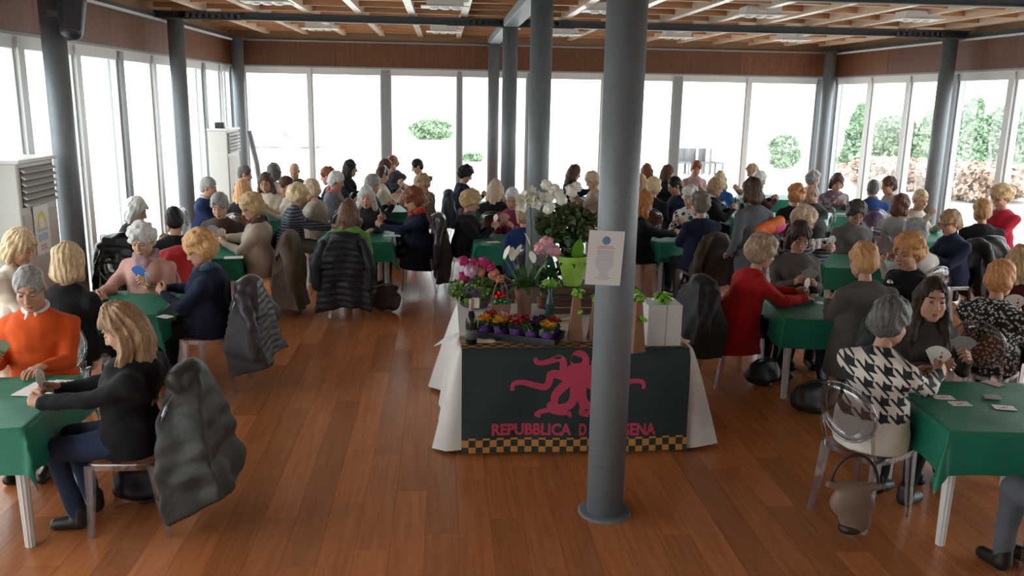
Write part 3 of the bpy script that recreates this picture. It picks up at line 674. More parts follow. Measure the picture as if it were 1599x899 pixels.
def cloth_mesh(seed, over=.25, size=.90):
    r = np.random.default_rng(seed); a = size/2+.006; L_ = a+over; n = 57; u = np.linspace(-L_, L_, n); U, Vv = np.meshgrid(u, u, indexing='ij')
    dx, dy = np.maximum(abs(U)-a, 0), np.maximum(abs(Vv)-a, 0); rr = np.hypot(dx, dy); ph = r.uniform(0, 6, 4)
    wave = .5+.5*np.sin(np.where(dx > dy, Vv, U)*9+ph[0]); out = np.minimum(rr*(.10+.12*wave), .07); e = rr+1e-9
    corner = np.minimum(dx, dy)/(np.maximum(dx, dy)+1e-6)
    X = np.clip(U, -a, a)+np.sign(U)*dx/e*out*(1+.9*corner); Y = np.clip(Vv, -a, a)+np.sign(Vv)*dy/e*out*(1+.9*corner)
    Z = .723-rr*.97+.0025*np.sin(U*13+ph[1])*np.sin(Vv*11+ph[2])*(rr == 0)
    Z = np.where(rr > 0, np.minimum(Z, .7225), Z)
    V = np.stack([X, Y, Z], -1).reshape(-1, 3); I = np.arange(n*n).reshape(n, n); Q = np.stack([I[:-1,:-1], I[1:,:-1], I[1:,1:], I[:-1,1:]], -1).reshape(-1, 4)
    return mesh_np('tablecloth', V, Q, [M_green])
CLOTHS = [cloth_mesh(i) for i in range(5)]; TABLES = {}
def table(tid, x, y, rot, where, k=0):
    r = math.radians(rot); t = thing('card_table', 'white plastic table under green cloth '+where, 'table', (x, y, 0), r, 'card tables'); TABLES[tid] = (x, y, r)
    obj('tabletop', TOPM, t)
    for m in APM: obj('apron', m, t)
    for sx in (-1,1):
        for sy in (-1,1): obj('leg', LEGM, t, (sx*.39, sy*.39, 0))
    c = obj('tablecloth', CLOTHS[k % 5], None, (x, y, 0), r); tag(c, 'green cloth draped over the card table '+where, 'tablecloth', 'green tablecloths')
    return t
for i, a_ in enumerate([('T1',-2.72,4.9,4,'beside the orange sweater'), ('T2',-2.80,7.35,3,'in front of the pink sweater'), ('T3',-2.74,9.80,5,'in front of the brown cardigan at left'),
    ('T4',-1.10,10.95,1,'in front of the lime green sweater'), ('T5',-2.80,12.75,0,'in front of the cream blouse and glasses'), ('T5b',-2.75,15.35,0,'at the far left corner'),
    ('T6',-.85,13.75,0,'behind the charcoal jacket with pendant'), ('T6b',-1.05,16.4,0,'by the far windows at centre left'), ('T7',.85,10.75,0,'behind the flower table'), ('T8',.95,14.45,0,'beside the third centre column'),
    ('T9',2.85,15.3,0,'by the far windows behind the near column'), ('T10',3.05,11.1,18,'right of the near column'), ('T11',3.42,13.9,0,'behind the black cardigan by the near column'), ('T11b',4.98,13.3,0,'in front of the white-collared black jacket'),
    ('T11c',5.1,16.1,0,'in front of the pale pink sweater'), ('T12',3.38,7.12,-8,'in front of the red sweater'), ('T13',4.72,9.35,-6,'in front of the grey turtleneck'), ('T14',6.45,13.6,0,'in front of the mauve patterned jacket'),
    ('T15',3.32,4.66,-6,'nearest at the right with loose cards'), ('T16',6.3,15.9,0,'in the far right corner'), ('T17',6.75,11.2,0,'by the right windows'), ('T18',5.15,6.15,0,'at the right edge beside the floral blouse')]):
    table(*a_, k=i)
# ------------------------------------------------------------------ the players
WH=(.72,.70,.66); GR=(.30,.29,.28); DG=(.13,.125,.12); BL=(.50,.33,.16); LB=(.62,.46,.27); GI=(.50,.20,.07); AU=(.24,.07,.035); BR=(.09,.045,.028); BK=(.014,.012,.012); SA=(.36,.24,.14); BE=(.56,.42,.30)
NAVY=(.012,.018,.045); BLK=(.010,.010,.012); CHAR=(.03,.03,.034); GREY=(.10,.10,.105); CREAM=(.62,.54,.45); BEIGE=(.46,.37,.29)
def A(pid, px, py, face, style, hc, top, lab, **k):
    person(pid, px, py, face, style, hc, top, 'person '+lab, chair_label='person '+lab, **k)
GL = (('glasses', (.02,.02,.02)),)
# left side, near to far
A('L2',47,450,178,'man',GR,(.62,.085,.012),'in an orange sweater and white collar at left', z=1.22, male=True, extra=(('collar',(.75,.68,.68)),), cards='r', back='green', look=26, turn=-8, b=1.08, skin='mid', rh=(.16,.33,.80), lh=(-.15,.36,.775), lpose='rest')
A('L4',192,512,272,'long',(.30,.18,.095),BLK,'in black with blue jeans, nearest at left', z=1.19, lean=-.07, topname='jumper', legs=(.025,.04,.085), look=32, cards='r', back='red', rh=(.03,.44,.80), lh=(-.14,.48,.775), lpose='fist', cardlabel='red-backed cards held by the person in black and jeans')
A('L1',30,387,95,'bob',LB,CREAM,'in a cream knit top beside the air conditioner', z=1.22, look=24)
A('L3',107,412,5,'bob',LB,BLK,'in a black jacket seen from behind at left', topname='jacket', look=10, z=1.20)
A('L5',222,375,184,'curly',WH,(.60,.33,.29),'in a pink sweater with a lilac scarf', z=1.19, extra=(('scarf',(.38,.25,.27)),), cards='l', back='blue', look=24, rh=(.30,.42,.76), rpose='rest', lh=(-.13,.30,.83), skin='fair')
A('L6',312,390,276,'puffy',(.60,.33,.14),NAVY,'in a navy cardigan with a blue neckerchief', z=1.19, topname='cardigan', cards='r', back='tan', look=26, b=1.12, rh=(.06,.46,.84), extra=(('scarf',(.05,.09,.16)),))
A('L7',272,345,338,'man',BK,BLK,'in a black jacket with back to the pink sweater', topname='jacket', male=True, look=20, b=1.08)
A('L8',212,330,92,'bob',WH,BLK,'in a black cardigan nearest the left windows', topname='cardigan', look=20)
A('L10',343,322,182,'short',GR,(.055,.032,.026),'in a dark brown cardigan facing the camera', topname='cardigan', look=22, cards='l', back='grey', b=1.1, skin='fair')
A('L11',393,325,276,'puffy',BL,BEIGE,'in a beige cardigan with a brown scarf', z=1.22, topname='cardigan', look=24, cards='l', back='white', b=1.12, legs=(.012,.012,.014), extra=(('scarf',(.07,.04,.03)),), rh=(.10,.52,.84), rpose='rest')
A('L12',325,293,85,'man',GR,(.010,.022,.075),'in a navy sweater with a pale collar', male=True, look=20, b=1.1, extra=(('collar',(.45,.52,.62)),))
A('L13',380,297,5,'lob',(.60,.33,.15),BLK,'in black seen from behind at the second left table', look=8)
A('L14',415,285,185,'lob',BR,CREAM,'in a cream blouse and glasses facing the camera', topname='blouse', extra=GL, look=16)
A('L18',447,291,255,'man',BR,(.52,.44,.36),'in a cream top beside the striped sweater', look=20)
A('L15',382,272,80,'man',DG,CHAR,'in a charcoal jacket in front of the far air conditioner', topname='jacket', male=True, look=18)
A('L16',428,270,10,'bob',DG,(.36,.34,.31),'in a pale grey top at the far left table', z=1.2, look=5)
A('L17',460,267,183,'bald',WH,(.09,.055,.04),'in a brown jacket by the far left windows', z=1.12, topname='jacket', male=True, look=26)
A('L20',486,297,285,'short',BE,(.36,.30,.25),'in a taupe cardigan behind the striped sweater', topname='cardigan', look=15, b=1.1)
A('L19',466,307,84,'puffy',LB,(.02,.028,.05),'in a navy striped sweater leaning on the table', pat='stripe', c2=(.16,.17,.20), collar=True, look=22, lean=.08, b=1.12, legs=(.10,.085,.075), rh=(.10,.56,.77), lh=(-.10,.54,.77), rpose='rest', lpose='rest', shoe=(.12,.08,.06))
A('L21',545,332,4,'long',(.17,.085,.05),(.14,.33,.07),'in a lime green sweater seen from behind', look=8)
A('L22',572,308,180,'lob',WH,CHAR,'in a charcoal jacket with a pendant facing the camera', topname='jacket', look=10, skin='fair', lh=(-.10,.42,.79), lpose='rest')
A('L23',645,313,274,'puffy',AU,NAVY,'in a navy coat with a red scarf', topname='jacket', extra=(('scarf',(.55,.03,.025)),), cards='r', back='tan', look=24, b=1.1, rh=(.05,.44,.90), lh=(-.08,.46,.84), tunic=.28)
A('L24',525,283,88,'short',WH,(.17,.19,.22),'in a blue-grey sweater with a coral scarf', extra=(('scarf',(.50,.16,.14)),('glasses_up',(.12,.05,.03))), look=18, b=1.08)
A('L25',512,275,275,'short',AU,NAVY,'in navy behind the coral scarf', look=15)
A('L26',547,263,88,'lob',BK,BLK,'in a black dress against the far left windows', z=1.22, look=10)
A('L27',582,288,55,'short',GR,BLK,'in a black jacket behind the charcoal jacket', topname='jacket', look=14)
A('L28',597,273,60,'man',BR,(.66,.60,.50),'in a cream sweater with a white hair band', extra=(('band',(.8,.78,.74)),), look=24)
A('L29',602,262,70,'short',BR,NAVY,'in navy behind the cream sweater', z=1.22, look=16)
A('L30',613,255,215,'short',AU,(.05,.045,.05),'in dark grey beneath the wide window post', z=1.18, look=22)
A('L31',652,260,262,'man',BK,(.40,.33,.29),'in a pale taupe jacket by the far windows', male=True, topname='jacket', look=26)
A('L32',660,285,265,'bun',SA,(.30,.23,.16),'in a leopard print blouse', pat='leopard', c2=(.06,.045,.035), topname='blouse', look=14)
A('L34',727,272,84,'curly',BK,NAVY,'in a dark navy dress left of the centre columns', look=30, z=1.20)
A('L35',735,315,84,'curly',BL,BLK,'in a black coat with a mauve scarf and glasses', topname='jacket', extra=(('glasses',(.02,.02,.02)),('scarf',(.14,.09,.10))), look=26, b=1.12, cards='r', back='white')
A('L36',774,296,10,'lob',BE,BLK,'in black beside the third centre column', look=8)
A('L37',800,310,195,'man',WH,(.28,.05,.11),'in a magenta sweater behind the flowers', look=22, cards='r', back='tan')
A('L38',818,335,350,'short',SA,(.012,.035,.12),'in a royal blue sweater behind the white flowers', look=8)
A('L39',897,270,82,'lob',BR,NAVY,'in navy reaching an arm to the right', look=22, rh=(.10,.58,.85), rpose='rest')
A('L40',925,282,300,'short',BE,(.42,.33,.27),'in a beige top half behind the near column', look=30)
# right side, far to near
A('R1',1010,268,20,'lob',AU,BLK,'in black by the windows just right of the near column', look=5)
A('R2',1000,286,200,'lob',BL,BLK,'in black almost hidden by the near column', z=1.10, look=5)
A('R3',1021,293,20,'curly',LB,BLK,'in black at the table behind the black cardigan', look=8)
A('R4',1006,318,78,'long',GI,BLK,'in a black cardigan right of the near column', topname='cardigan', z=1.2, look=22, rh=(.10,.50,.80), lh=(-.08,.48,.80))
A('R5',1043,270,80,'long',(.11,.045,.03),BLK,'in black with back to the window post', look=12)
A('R6',1054,290,262,'man',BK,NAVY,'in a navy jacket and glasses looking down', topname='jacket', extra=GL, look=26, b=1.08)
A('R7',1087,263,182,'short',AU,(.40,.26,.25),'in a pale pink sweater facing the camera', z=1.2, collar=True, look=18)
A('R8',1078,308,215,'curly',WH,(.60,.58,.56),'in a black and white patterned blouse', pat='patch', c2=(.03,.03,.03), topname='blouse', look=18)
A('R9',1092,320,345,'curly',(.22,.18,.15),NAVY,'in navy with back turned, right of the near column', z=1.25, look=10, b=1.15)
A('R10',1124,281,25,'long',LB,(.03,.10,.30),'in a bright blue sweater seen from behind', look=5)
A('R11',1117,293,86,'short',SA,BLK,'in a black jacket with a white collar and glasses', topname='jacket', extra=(('glasses',(.02,.02,.02)),('collar',(.62,.58,.54))), look=14, b=1.08)
A('R13',1175,268,262,'short',SA,(.30,.25,.21),'in taupe behind the burgundy sweater', look=28)
A('R14',1186,281,80,'short',WH,(.055,.010,.018),'in a burgundy sweater behind the grey dress', look=18)
A('R12',1174,300,340,'bob',BR,(.11,.12,.135),'in a long grey knit dress standing', z=1.5, pose='stand', dress=True, topname='dress', look=8, b=1.1, rh=(.2,.18,.95), lh=(-.26,.05,.82), lpose='rest', rpose='rest')
A('R15',1243,305,20,'puffy',GI,BLK,'in a black top with back turned, centre right', z=1.2, look=8, b=1.1)
A('R16',1268,303,255,'bald',GR,(.065,.07,.075),'in a dark grey jacket looking down at cards', z=1.12, male=True, topname='jacket', look=30, b=1.08, cards='r', back='white')
A('R17',1270,280,80,'curly',GR,(.30,.30,.31),'in pale grey at the far right corner', look=10)
A('R18',1307,285,188,'bob',BR,(.14,.09,.12),'in a mauve patterned jacket facing the camera', pat='patch', c2=(.30,.25,.28), topname='jacket', look=26, cards='l', back='white')
A('R21',1363,295,15,'man',DG,(.018,.05,.18),'in a blue sweater seen from behind', male=True, look=4, b=1.15, extra=(('collar',(.25,.24,.24)),))
A('R22',1388,290,268,'short',BR,(.33,.28,.23),'in a beige jacket and glasses by the right windows', topname='jacket', extra=GL, look=10)
A('R20',1337,333,186,'curly',(.075,.065,.06),(.145,.14,.14),'in a grey turtleneck sweater with glasses', collar=True, extra=GL, look=28, b=1.12, lh=(-.02,.34,.77), rh=(.06,.36,.77), rpose='rest', lpose='rest')
A('R24',1256,345,95,'puffy',BE,(.03,.035,.05),'in a dark striped sweater and glasses', pat='stripe', c2=(.30,.31,.34), extra=GL, look=24, cards='r', back='tan')
A('R25',1248,371,184,'bob',(.05,.025,.02),(.10,.085,.075),'in a grey-brown cardigan and glasses', z=1.22, topname='cardigan', extra=GL, look=22, cards='l', back='grey', b=1.08)
A('R26',1190,395,80,'puffy',(.36,.25,.17),(.42,.012,.015),'in a red sweater leaning to the table', z=1.18, lean=.15, look=16, b=1.15, cards='l', back='white', tunic=.30, lh=(-.02,.62,.80), rh=(.12,.60,.77), rpose='rest', legs=(.012,.012,.014))
A('R27',1348,408,352,'short',(.52,.27,.11),(.085,.078,.07),'in a grey-brown cardigan seen from behind', z=1.24, topname='cardigan', look=14, b=1.2, tunic=.30)
A('R28',1418,395,250,'puffy',(.55,.26,.10),BLK,'in a black jacket with a silver brooch', z=1.22, topname='jacket', extra=(('brooch',(1,1,1)),), look=12, b=1.12)
A('R31',1427,366,345,'curly',GR,(.46,.42,.38),'in a pale oatmeal sweater seen from behind', look=16, b=1.12)
A('R29',1407,322,70,'bob',(.14,.06,.035),(.34,.33,.34),'in a light grey sweater turned to the right windows', look=8, b=1.1)
A('R30',1437,312,160,'man',LB,(.50,.43,.36),'in a beige and black top, glasses on head', extra=(('glasses_up',(.3,.12,.1)),), look=16, rh=(.14,.36,.98), turn=10)
A('R32',1484,348,264,'short',SA,NAVY,'in a dark navy turtleneck at right', collar=True, extra=GL, look=16, b=1.15)
A('R33',1533,330,12,'short',(.42,.24,.11),BLK,'in a black coat with back turned at right', z=1.22, topname='jacket', look=8, b=1.15)
A('R34',1563,308,262,'puffy',BL,(.36,.012,.03),'in a crimson jacket by the right windows', z=1.31, topname='jacket', extra=GL, look=24, b=1.12)
A('R38',1592,410,20,'long',BL,(.075,.010,.014),'in maroon at the right edge', look=10, z=1.15)
A('R37',1562,437,50,'short',(.55,.24,.10),(.012,.012,.014),'in a black and white floral blouse', pat='floral', c2=(.55,.52,.48), topname='blouse', z=1.17, look=18, b=1.12, cards='r', back='tan')
A('R36',1455,468,186,'longfront',(.045,.024,.016),(.05,.04,.034),'in a dark brown top looking at the camera', z=1.20, look=4, turn=6, cards='l', back='grey', skin='mid', lh=(-.14,.36,.86), rh=(.06,.36,.80))
A('R35',1390,503,62,'short',DG,(.70,.62,.54),'in a houndstooth sweater nearest at right', z=1.22, pat='houndstooth', c2=(.012,.016,.018), look=22, b=1.15, cards='r', back='red', extra=GL, legs=(.010,.010,.012), rh=(.12,.46,.86), lh=(-.06,.46,.82))
A('R39',1590,600,352,'short',GR,(.13,.135,.145),'in a mid grey cardigan at the bottom right corner', xy=(3.22,3.62), legs=(.10,.11,.13), look=10, b=1.1)
# ------------------------------------------------------------------ coats on chair backs
def coat_on(pid, label, col, **k):
    (x, y), a, _ = PEOPLE[pid]; return coat(x, y, -a, label, col, **k)
coat_on('L4', 'dark olive puffer coat over the chair back, nearest at left', (.030,.030,.026), length=.84, width=.24, flare=.06, swing=.20, thick=.10, hem=.55, quilt=.16, shine=.5, seed=3, sleeves=False, top=.95)
coat_on('L6', 'charcoal quilted coat over the chair of the navy cardigan', (.050,.045,.052), length=.74, width=.24, flare=.04, swing=.16, thick=.09, hem=.3, quilt=.055, shine=.42, seed=4)
coat_on('L7', 'red coat over a chair back behind the pink sweater', (.40,.012,.018), length=.50, width=.26, seed=5, sleeves=False, top=.92)
coat_on('L11', 'long taupe coat over the chair of the beige cardigan', (.17,.125,.10), length=.86, width=.22, flare=.05, swing=.10, thick=.06, seed=6, shine=.8)
coat_on('L19', 'dark navy coat over the chair of the striped sweater', (.02,.022,.03), length=.50, width=.22, seed=7)
coat_on('L21', 'long black quilted coat over the chair of the lime green sweater', (.012,.013,.017), length=.84, width=.27, flare=.04, swing=.08, quilt=.075, shine=.55, seed=8, top=.97)
coat_on('L35', 'brown and navy glossy coat over the chair by the flower table', (.035,.028,.03), length=.80, width=.22, swing=.06, seed=9, shine=.3, top=.98)
coat_on('L32', 'dark blue hooded coat over the chair of the leopard blouse', (.02,.028,.05), length=.55, width=.22, seed=10, top=1.02)
coat_on('R9', 'brown coat over the chair right of the near column', (.055,.038,.026), length=.62, width=.22, seed=11)
coat_on('R26', 'black coat swinging from the chair of the red sweater', (.012,.012,.013), length=.60, width=.25, flare=.08, swing=.18, thick=.08, seed=12, top=.95)
coat_on('R27', 'dark grey coat over the chair of the grey-brown cardigan', (.035,.033,.032), length=.55, width=.22, seed=13)
coat_on('R32', 'black coat over the chair of the navy turtleneck', (.012,.012,.014), length=.60, width=.24, seed=14)
coat_on('R33', 'black coat with pale stripes over a chair at right', (.016,.016,.018), length=.45, width=.2, seed=15, shine=.35)
coat_on('R36', 'black coat over the chair of the dark brown top', (.012,.013,.015), length=.55, width=.26, seed=16)
pc = at_z(163,398,.87); chair(pc[0], pc[1], math.radians(-185), 'clear plastic chair carrying a black puffer coat, nobody on it')
tag(coat(pc[0], pc[1]+.02, math.radians(-185), 'x', (.010,.010,.012), length=.55, width=.24, quilt=.06, shine=.28, seed=17, top=.99), 'glossy black puffer coat on an unused chair by the left column')
# ------------------------------------------------------------------ the display table with cloth and flag
DX0, DX1, DY0, DY1, DZ = .12, 1.79, 5.77, 7.12, .765
dt = thing('display_table', 'long display table under a white cloth carrying flowers and gifts', 'table', ((DX0+DX1)/2, (DY0+DY1)/2, 0))
MB().box((0,0,DZ-.03), (DX1-DX0-.02, DY1-DY0-.02, .03)).build('tabletop', M_plastic, dt, bevel=.006)
for sx in (-1,1):
    for sy in (-1,1): MB().box((sx*.76, sy*.60, .36), (.05,.05,.72), taper=.8).build('leg', M_plastic, dt)
def skirt_cloth():
    rim = []; n1, n2 = 44, 36
    for i in range(n1): rim.append((DX0+(DX1-DX0)*i/n1, DY0, 0,-1))
    for i in range(n2): rim.append((DX1, DY0+(DY1-DY0)*i/n2, 1,0))
    for i in range(n1): rim.append((DX1-(DX1-DX0)*i/n1, DY1, 0,1))
    for i in range(n2): rim.append((DX0, DY1-(DY1-DY0)*i/n2, -1,0))
    N = len(rim); V = []; Q = []; rows = 16
    for j in range(rows):
        t = j/(rows-1)
        for i, (x, y, nx, ny) in enumerate(rim):
            fl_ = (.13 if nx else .05)*t**.8; wv = .028*math.sin(i*.62+1.0*math.sin(i*.17))*t*(1 if nx else .45); cr = 0
            for cx, cy in ((DX0,DY0),(DX1,DY0),(DX0,DY1),(DX1,DY1)): cr = max(cr, math.exp(-((x-cx)**2+(y-cy)**2)/.03))
            ox = (1 if x > 1 else -1)*.10*cr*t; oy = (1 if y > 6.4 else -1)*.02*cr*t
            V.append((x+nx*(fl_+wv)+ox, y+ny*(fl_+wv)+oy, DZ-t*(DZ-.025-.02*math.sin(i*.3))))
    for j in range(rows-1):
        for i in range(N): Q.append((j*N+i, j*N+(i+1)%N, (j+1)*N+(i+1)%N, (j+1)*N+i))
    b = MB(); b.add(V, [list(q)[::-1] for q in Q]); b.add([(x,y,DZ) for x,y,_,_ in rim], [list(range(N))]); return b
wc = skirt_cloth().build('tablecloth', mat('white_cotton', (.72,.68,.64), .85, noise=.05, nscale=6, bump=.2, bscale=18), None, smooth=True); tag(wc, 'white cotton cloth draped to the floor over the display table', 'tablecloth')
FW, FH = 1.63, .745
def fpt(u, v, off=0.0):                 # point of the flag: v<0 lies on the tabletop, v>0 hangs down the front
    wav = .007*math.sin(u*11+v*5)+.006*math.sin(u*4.3-v*9)
    if v < 0: return (u, -v+.035, .008+off+.001*math.sin(u*30))
    r = .025; k = min(v/.06, 1)
    return (u, .035-.035*k-.052*max(0, v)/FH-off+wav*min(1, v*4)-.028, .008-v)
fl_o = obj('flag', None, None, (DX0+.01, DY0-.035, DZ)); tag(fl_o, 'dark green flag with a pink octopus and checkered border hanging from the display table', 'flag')
m = bpy.data.materials.new('flag_cloth'); m.use_nodes = True; N, L = nodes(m); b_ = N['Principled BSDF']; b_.inputs['Roughness'].default_value = .6
tc = N.new('ShaderNodeTexCoord'); sx = N.new('ShaderNodeSeparateXYZ'); L.new(tc.outputs['Object'], sx.inputs[0])
def mm(op, a, b=None):
    n = N.new('ShaderNodeMath'); n.operation = op
    for i, v in enumerate((a, b)):
        if v is None: continue
        if isinstance(v, (int, float)): n.inputs[i].default_value = v
        else: L.new(v, n.inputs[i])
    return n.outputs[0]
S_ = .05; onflat = mm('GREATER_THAN', sx.outputs[1], .03); low = mm('LESS_THAN', sx.outputs[2], -(FH-2.3*S_))
vv = mm('ADD', mm('MULTIPLY', sx.outputs[2], 1/S_), mm('MULTIPLY', sx.outputs[1], 1/S_)); ck = mm('MODULO', mm('ADD', mm('ADD', mm('FLOOR', mm('MULTIPLY', sx.outputs[0], 1/S_)), mm('FLOOR', mm('ADD', mm('MULTIPLY', mm('ADD', sx.outputs[2], FH), 1/S_), mm('MULTIPLY', mm('MULTIPLY', sx.outputs[1], onflat), 1/S_)))), 400), 2)
fac = mm('MULTIPLY', ck, mm('MAXIMUM', onflat, low)); mx = N.new('ShaderNodeMix'); mx.data_type = 'RGBA'; mx.inputs[6].default_value = (.014,.034,.036,1); mx.inputs[7].default_value = (.55,.24,.05,1)
L.new(fac, mx.inputs[0]); L.new(mx.outputs[2], b_.inputs['Base Color'])
us = np.linspace(0, FW, 60); vs_ = np.concatenate([np.linspace(-.13, 0, 5), np.linspace(.01, FH, 34)])
V = [fpt(u, v) for v in vs_ for u in us]; n = len(us); Q = [(j*n+i, (j+1)*n+i, (j+1)*n+i+1, j*n+i+1) for j in range(len(vs_)-1) for i in range(n-1)]
flag_c = obj('flag_cloth', mesh_np('flag_cloth', V, Q, [m]), fl_o)
M_pink = mat('flag_pink', (.52,.055,.105), .65)
def fuv(px, py): return ((px-722)/358*FW, (py-546)/172*FH)
b = MB()
def tent(pts, w0, w1):
    P_ = [np.array(fuv(*p)) for p in pts]; fine = []
    for i in range(len(P_)-1):                                     # Catmull-Rom through the traced points
        p0, p1, p2, p3 = P_[max(i-1,0)], P_[i], P_[i+1], P_[min(i+2, len(P_)-1)]
        for t in np.linspace(0, 1, 6, endpoint=False): fine.append(.5*((2*p1)+(-p0+p2)*t+(2*p0-5*p1+4*p2-p3)*t*t+(-p0+3*p1-3*p2+p3)*t**3))
    fine.append(P_[-1]); n_ = len(fine); vs = []
    for i, p in enumerate(fine):
        d = fine[min(i+1, n_-1)]-fine[max(i-1, 0)]; d /= np.linalg.norm(d)+1e-9; w = (w0+(w1-w0)*i/(n_-1))*.00445*.62; o = np.array([-d[1], d[0]])*w
        vs += [fpt(*(p+o), .003), fpt(*(p-o), .003)]
    b.add(vs, [[2*i, 2*i+1, 2*i+3, 2*i+2] for i in range(n_-1)])
tl = [([(890,588),(880,579),(879,566),(872,560),(854,566),(839,567),(835,559)], 11, 5), ([(890,594),(870,587),(860,588),(858,599),(851,608),(834,604),(816,599),(802,601),(800,612)], 12, 5),
      ([(888,600),(869,619),(866,634),(862,645),(874,650),(889,651),(891,658)], 12, 4), ([(862,645),(852,647),(842,650),(838,654),(845,656)], 7, 4), ([(898,600),(897,625),(888,639),(868,642),(860,637),(858,642)], 13, 6)]
for P_, w0, w1 in tl: tent(P_, w0, w1); tent([(1807-x, y) for x, y in P_], w0, w1)
tent([(905,600),(907,625),(911,641),(909,651),(921,656)], 11, 5)
def blob(cx, cy, rx, ry): c = [fpt(*fuv(cx+rx*math.cos(t), cy+ry*math.sin(t)), .004) for t in np.linspace(0, 2*PI, 24, endpoint=False)]; b.add(c, [list(range(24))])
blob(905,564,15,16); blob(905,577,20,9); blob(904,592,23,14)
b.build('octopus_emblem', M_pink, flag_c)
def text_on(s, x0, x1, y0, y1):
    cu = bpy.data.curves.new('lettering', 'FONT'); cu.body = s; cu.offset = .04; cu.resolution_u = 3; o = bpy.data.objects.new('lettering', cu); COL.objects.link(o)
    me = bpy.data.meshes.new_from_object(o.evaluated_get(bpy.context.evaluated_depsgraph_get())); bpy.data.objects.remove(o)
    co = np.zeros(len(me.vertices)*3, np.float32); me.vertices.foreach_get('co', co); co = co.reshape(-1, 3); lo, hi = co.min(0), co.max(0)
    out = [fpt(*fuv(x0+(x1-x0)*(c[0]-lo[0])/(hi[0]-lo[0]), y1-(y1-y0)*(c[1]-lo[1])/(hi[1]-lo[1])), .003) for c in co]
    me.vertices.foreach_set('co', np.array(out, np.float32).ravel()); me.materials.append(M_pink); me.update(); return obj('lettering', me, flag_c)
text_on('REPUBBLICA', 769, 894, 668, 689); text_on('D', 906, 918, 669, 690); text_on('SENA', 977, 1029, 670, 691)
# ------------------------------------------------------------------ plants and gifts on the display table
M_leaf = mat('leaf_green', (.045,.13,.030), .45, noise=.3, nscale=25); M_leafl = mat('leaf_light', (.13,.26,.05), .45, noise=.3, nscale=25); M_leafv = mat('leaf_olive', (.12,.14,.055), .5, noise=.4, nscale=40); M_lime = mat('lime_ribbon', (.24,.55,.05), .35)
M_kraft = mat('kraft_paper', (.24,.125,.075), .8, noise=.08, nscale=20); M_petw = mat('petal_white', (.80,.78,.68), .6)
def foliage(n, c, r, size, m, seed, parent, name='foliage'):
    g = np.random.default_rng(seed); d = g.normal(size=(n,3)); d /= np.linalg.norm(d, axis=1)[:,None]; p = np.array(c)+d*np.array(r)*(g.uniform(.35,1,(n,1))**.5)
    t = d+g.normal(size=(n,3))*.7; t /= np.linalg.norm(t, axis=1)[:,None]; s = np.cross(t, g.normal(size=(n,3))); s /= np.linalg.norm(s, axis=1)[:,None]; nn = np.cross(t, s); L_ = size*g.uniform(.6,1.3,(n,1)); W_ = L_*.30
    V = np.stack([p-t*L_*.5, p+s*W_+nn*W_*.25, p+t*L_*.5-nn*L_*.08, p-s*W_+nn*W_*.25], 1).reshape(-1,3); Q = np.arange(4*n).reshape(n,4)
    return tag(obj(name, mesh_np(name, V, Q, [m]), parent), kind='stuff')
def bloom_mesh(name, m, r, layers=3, n=7, cup=.6, centre=None):
    b = MB()
    for l in range(layers):
        rr = r*(1-.27*l); el = cup*l*.45
        for k in range(n):
            a = 2*PI*(k+.5*(l % 2))/n; w = PI/n*1.25; z = r*.22*l
            b.add([(0,0,z*.4), (rr*.65*math.cos(a-w), rr*.65*math.sin(a-w), z+r*.12+el*r), (rr*math.cos(a), rr*math.sin(a), z+r*.22*(1-l*.2)+el*r*1.5), (rr*.65*math.cos(a+w), rr*.65*math.sin(a+w), z+r*.12+el*r)], [[0,1,2,3]])
    mats = [m]
    if centre: b.lathe([(r*.22,r*.05),(r*.18,r*.26),(.001,r*.30)], n=8, mi=1); mats.append(centre)
    return b.mesh(name, mats)
def ball_mesh(name, m, r, seed):
    f = Field((-r*1.5,)*3, (r*1.5,)*3, r/6.5); f.ell((0,0,0), (r*.8,r*.8,r*.7), 0); g = np.random.default_rng(seed)
    for i in range(46):
        d = g.normal(size=3); d /= np.linalg.norm(d); f.ell(d*r*np.array([.85,.85,.75]), (r*.22,)*3, .004)
    return f.mesh(name, m)
def put(name, me, parent, p, tilt=None, rz=0, s=1):
    o = obj(name, me, parent, p); o.rotation_euler = (tilt or 0, 0, rz); o.scale = (s,s,s); return o
YEL = mat('petal_yellow', (.78,.46,.02), .55); ORA = mat('petal_orange', (.80,.30,.02), .55); RED = mat('petal_red', (.42,.015,.03), .55); PUR = mat('petal_purple', (.045,.015,.07), .55); PNK = mat('petal_pink', (.72,.34,.36), .6); LIL = mat('petal_lilac', (.55,.36,.50), .6); MAG = mat('petal_magenta', (.42,.02,.12), .55); SAL = mat('petal_salmon', (.66,.26,.16), .55); CEN = mat('flower_eye', (.80,.50,.03), .6)
Zt = DZ+.012
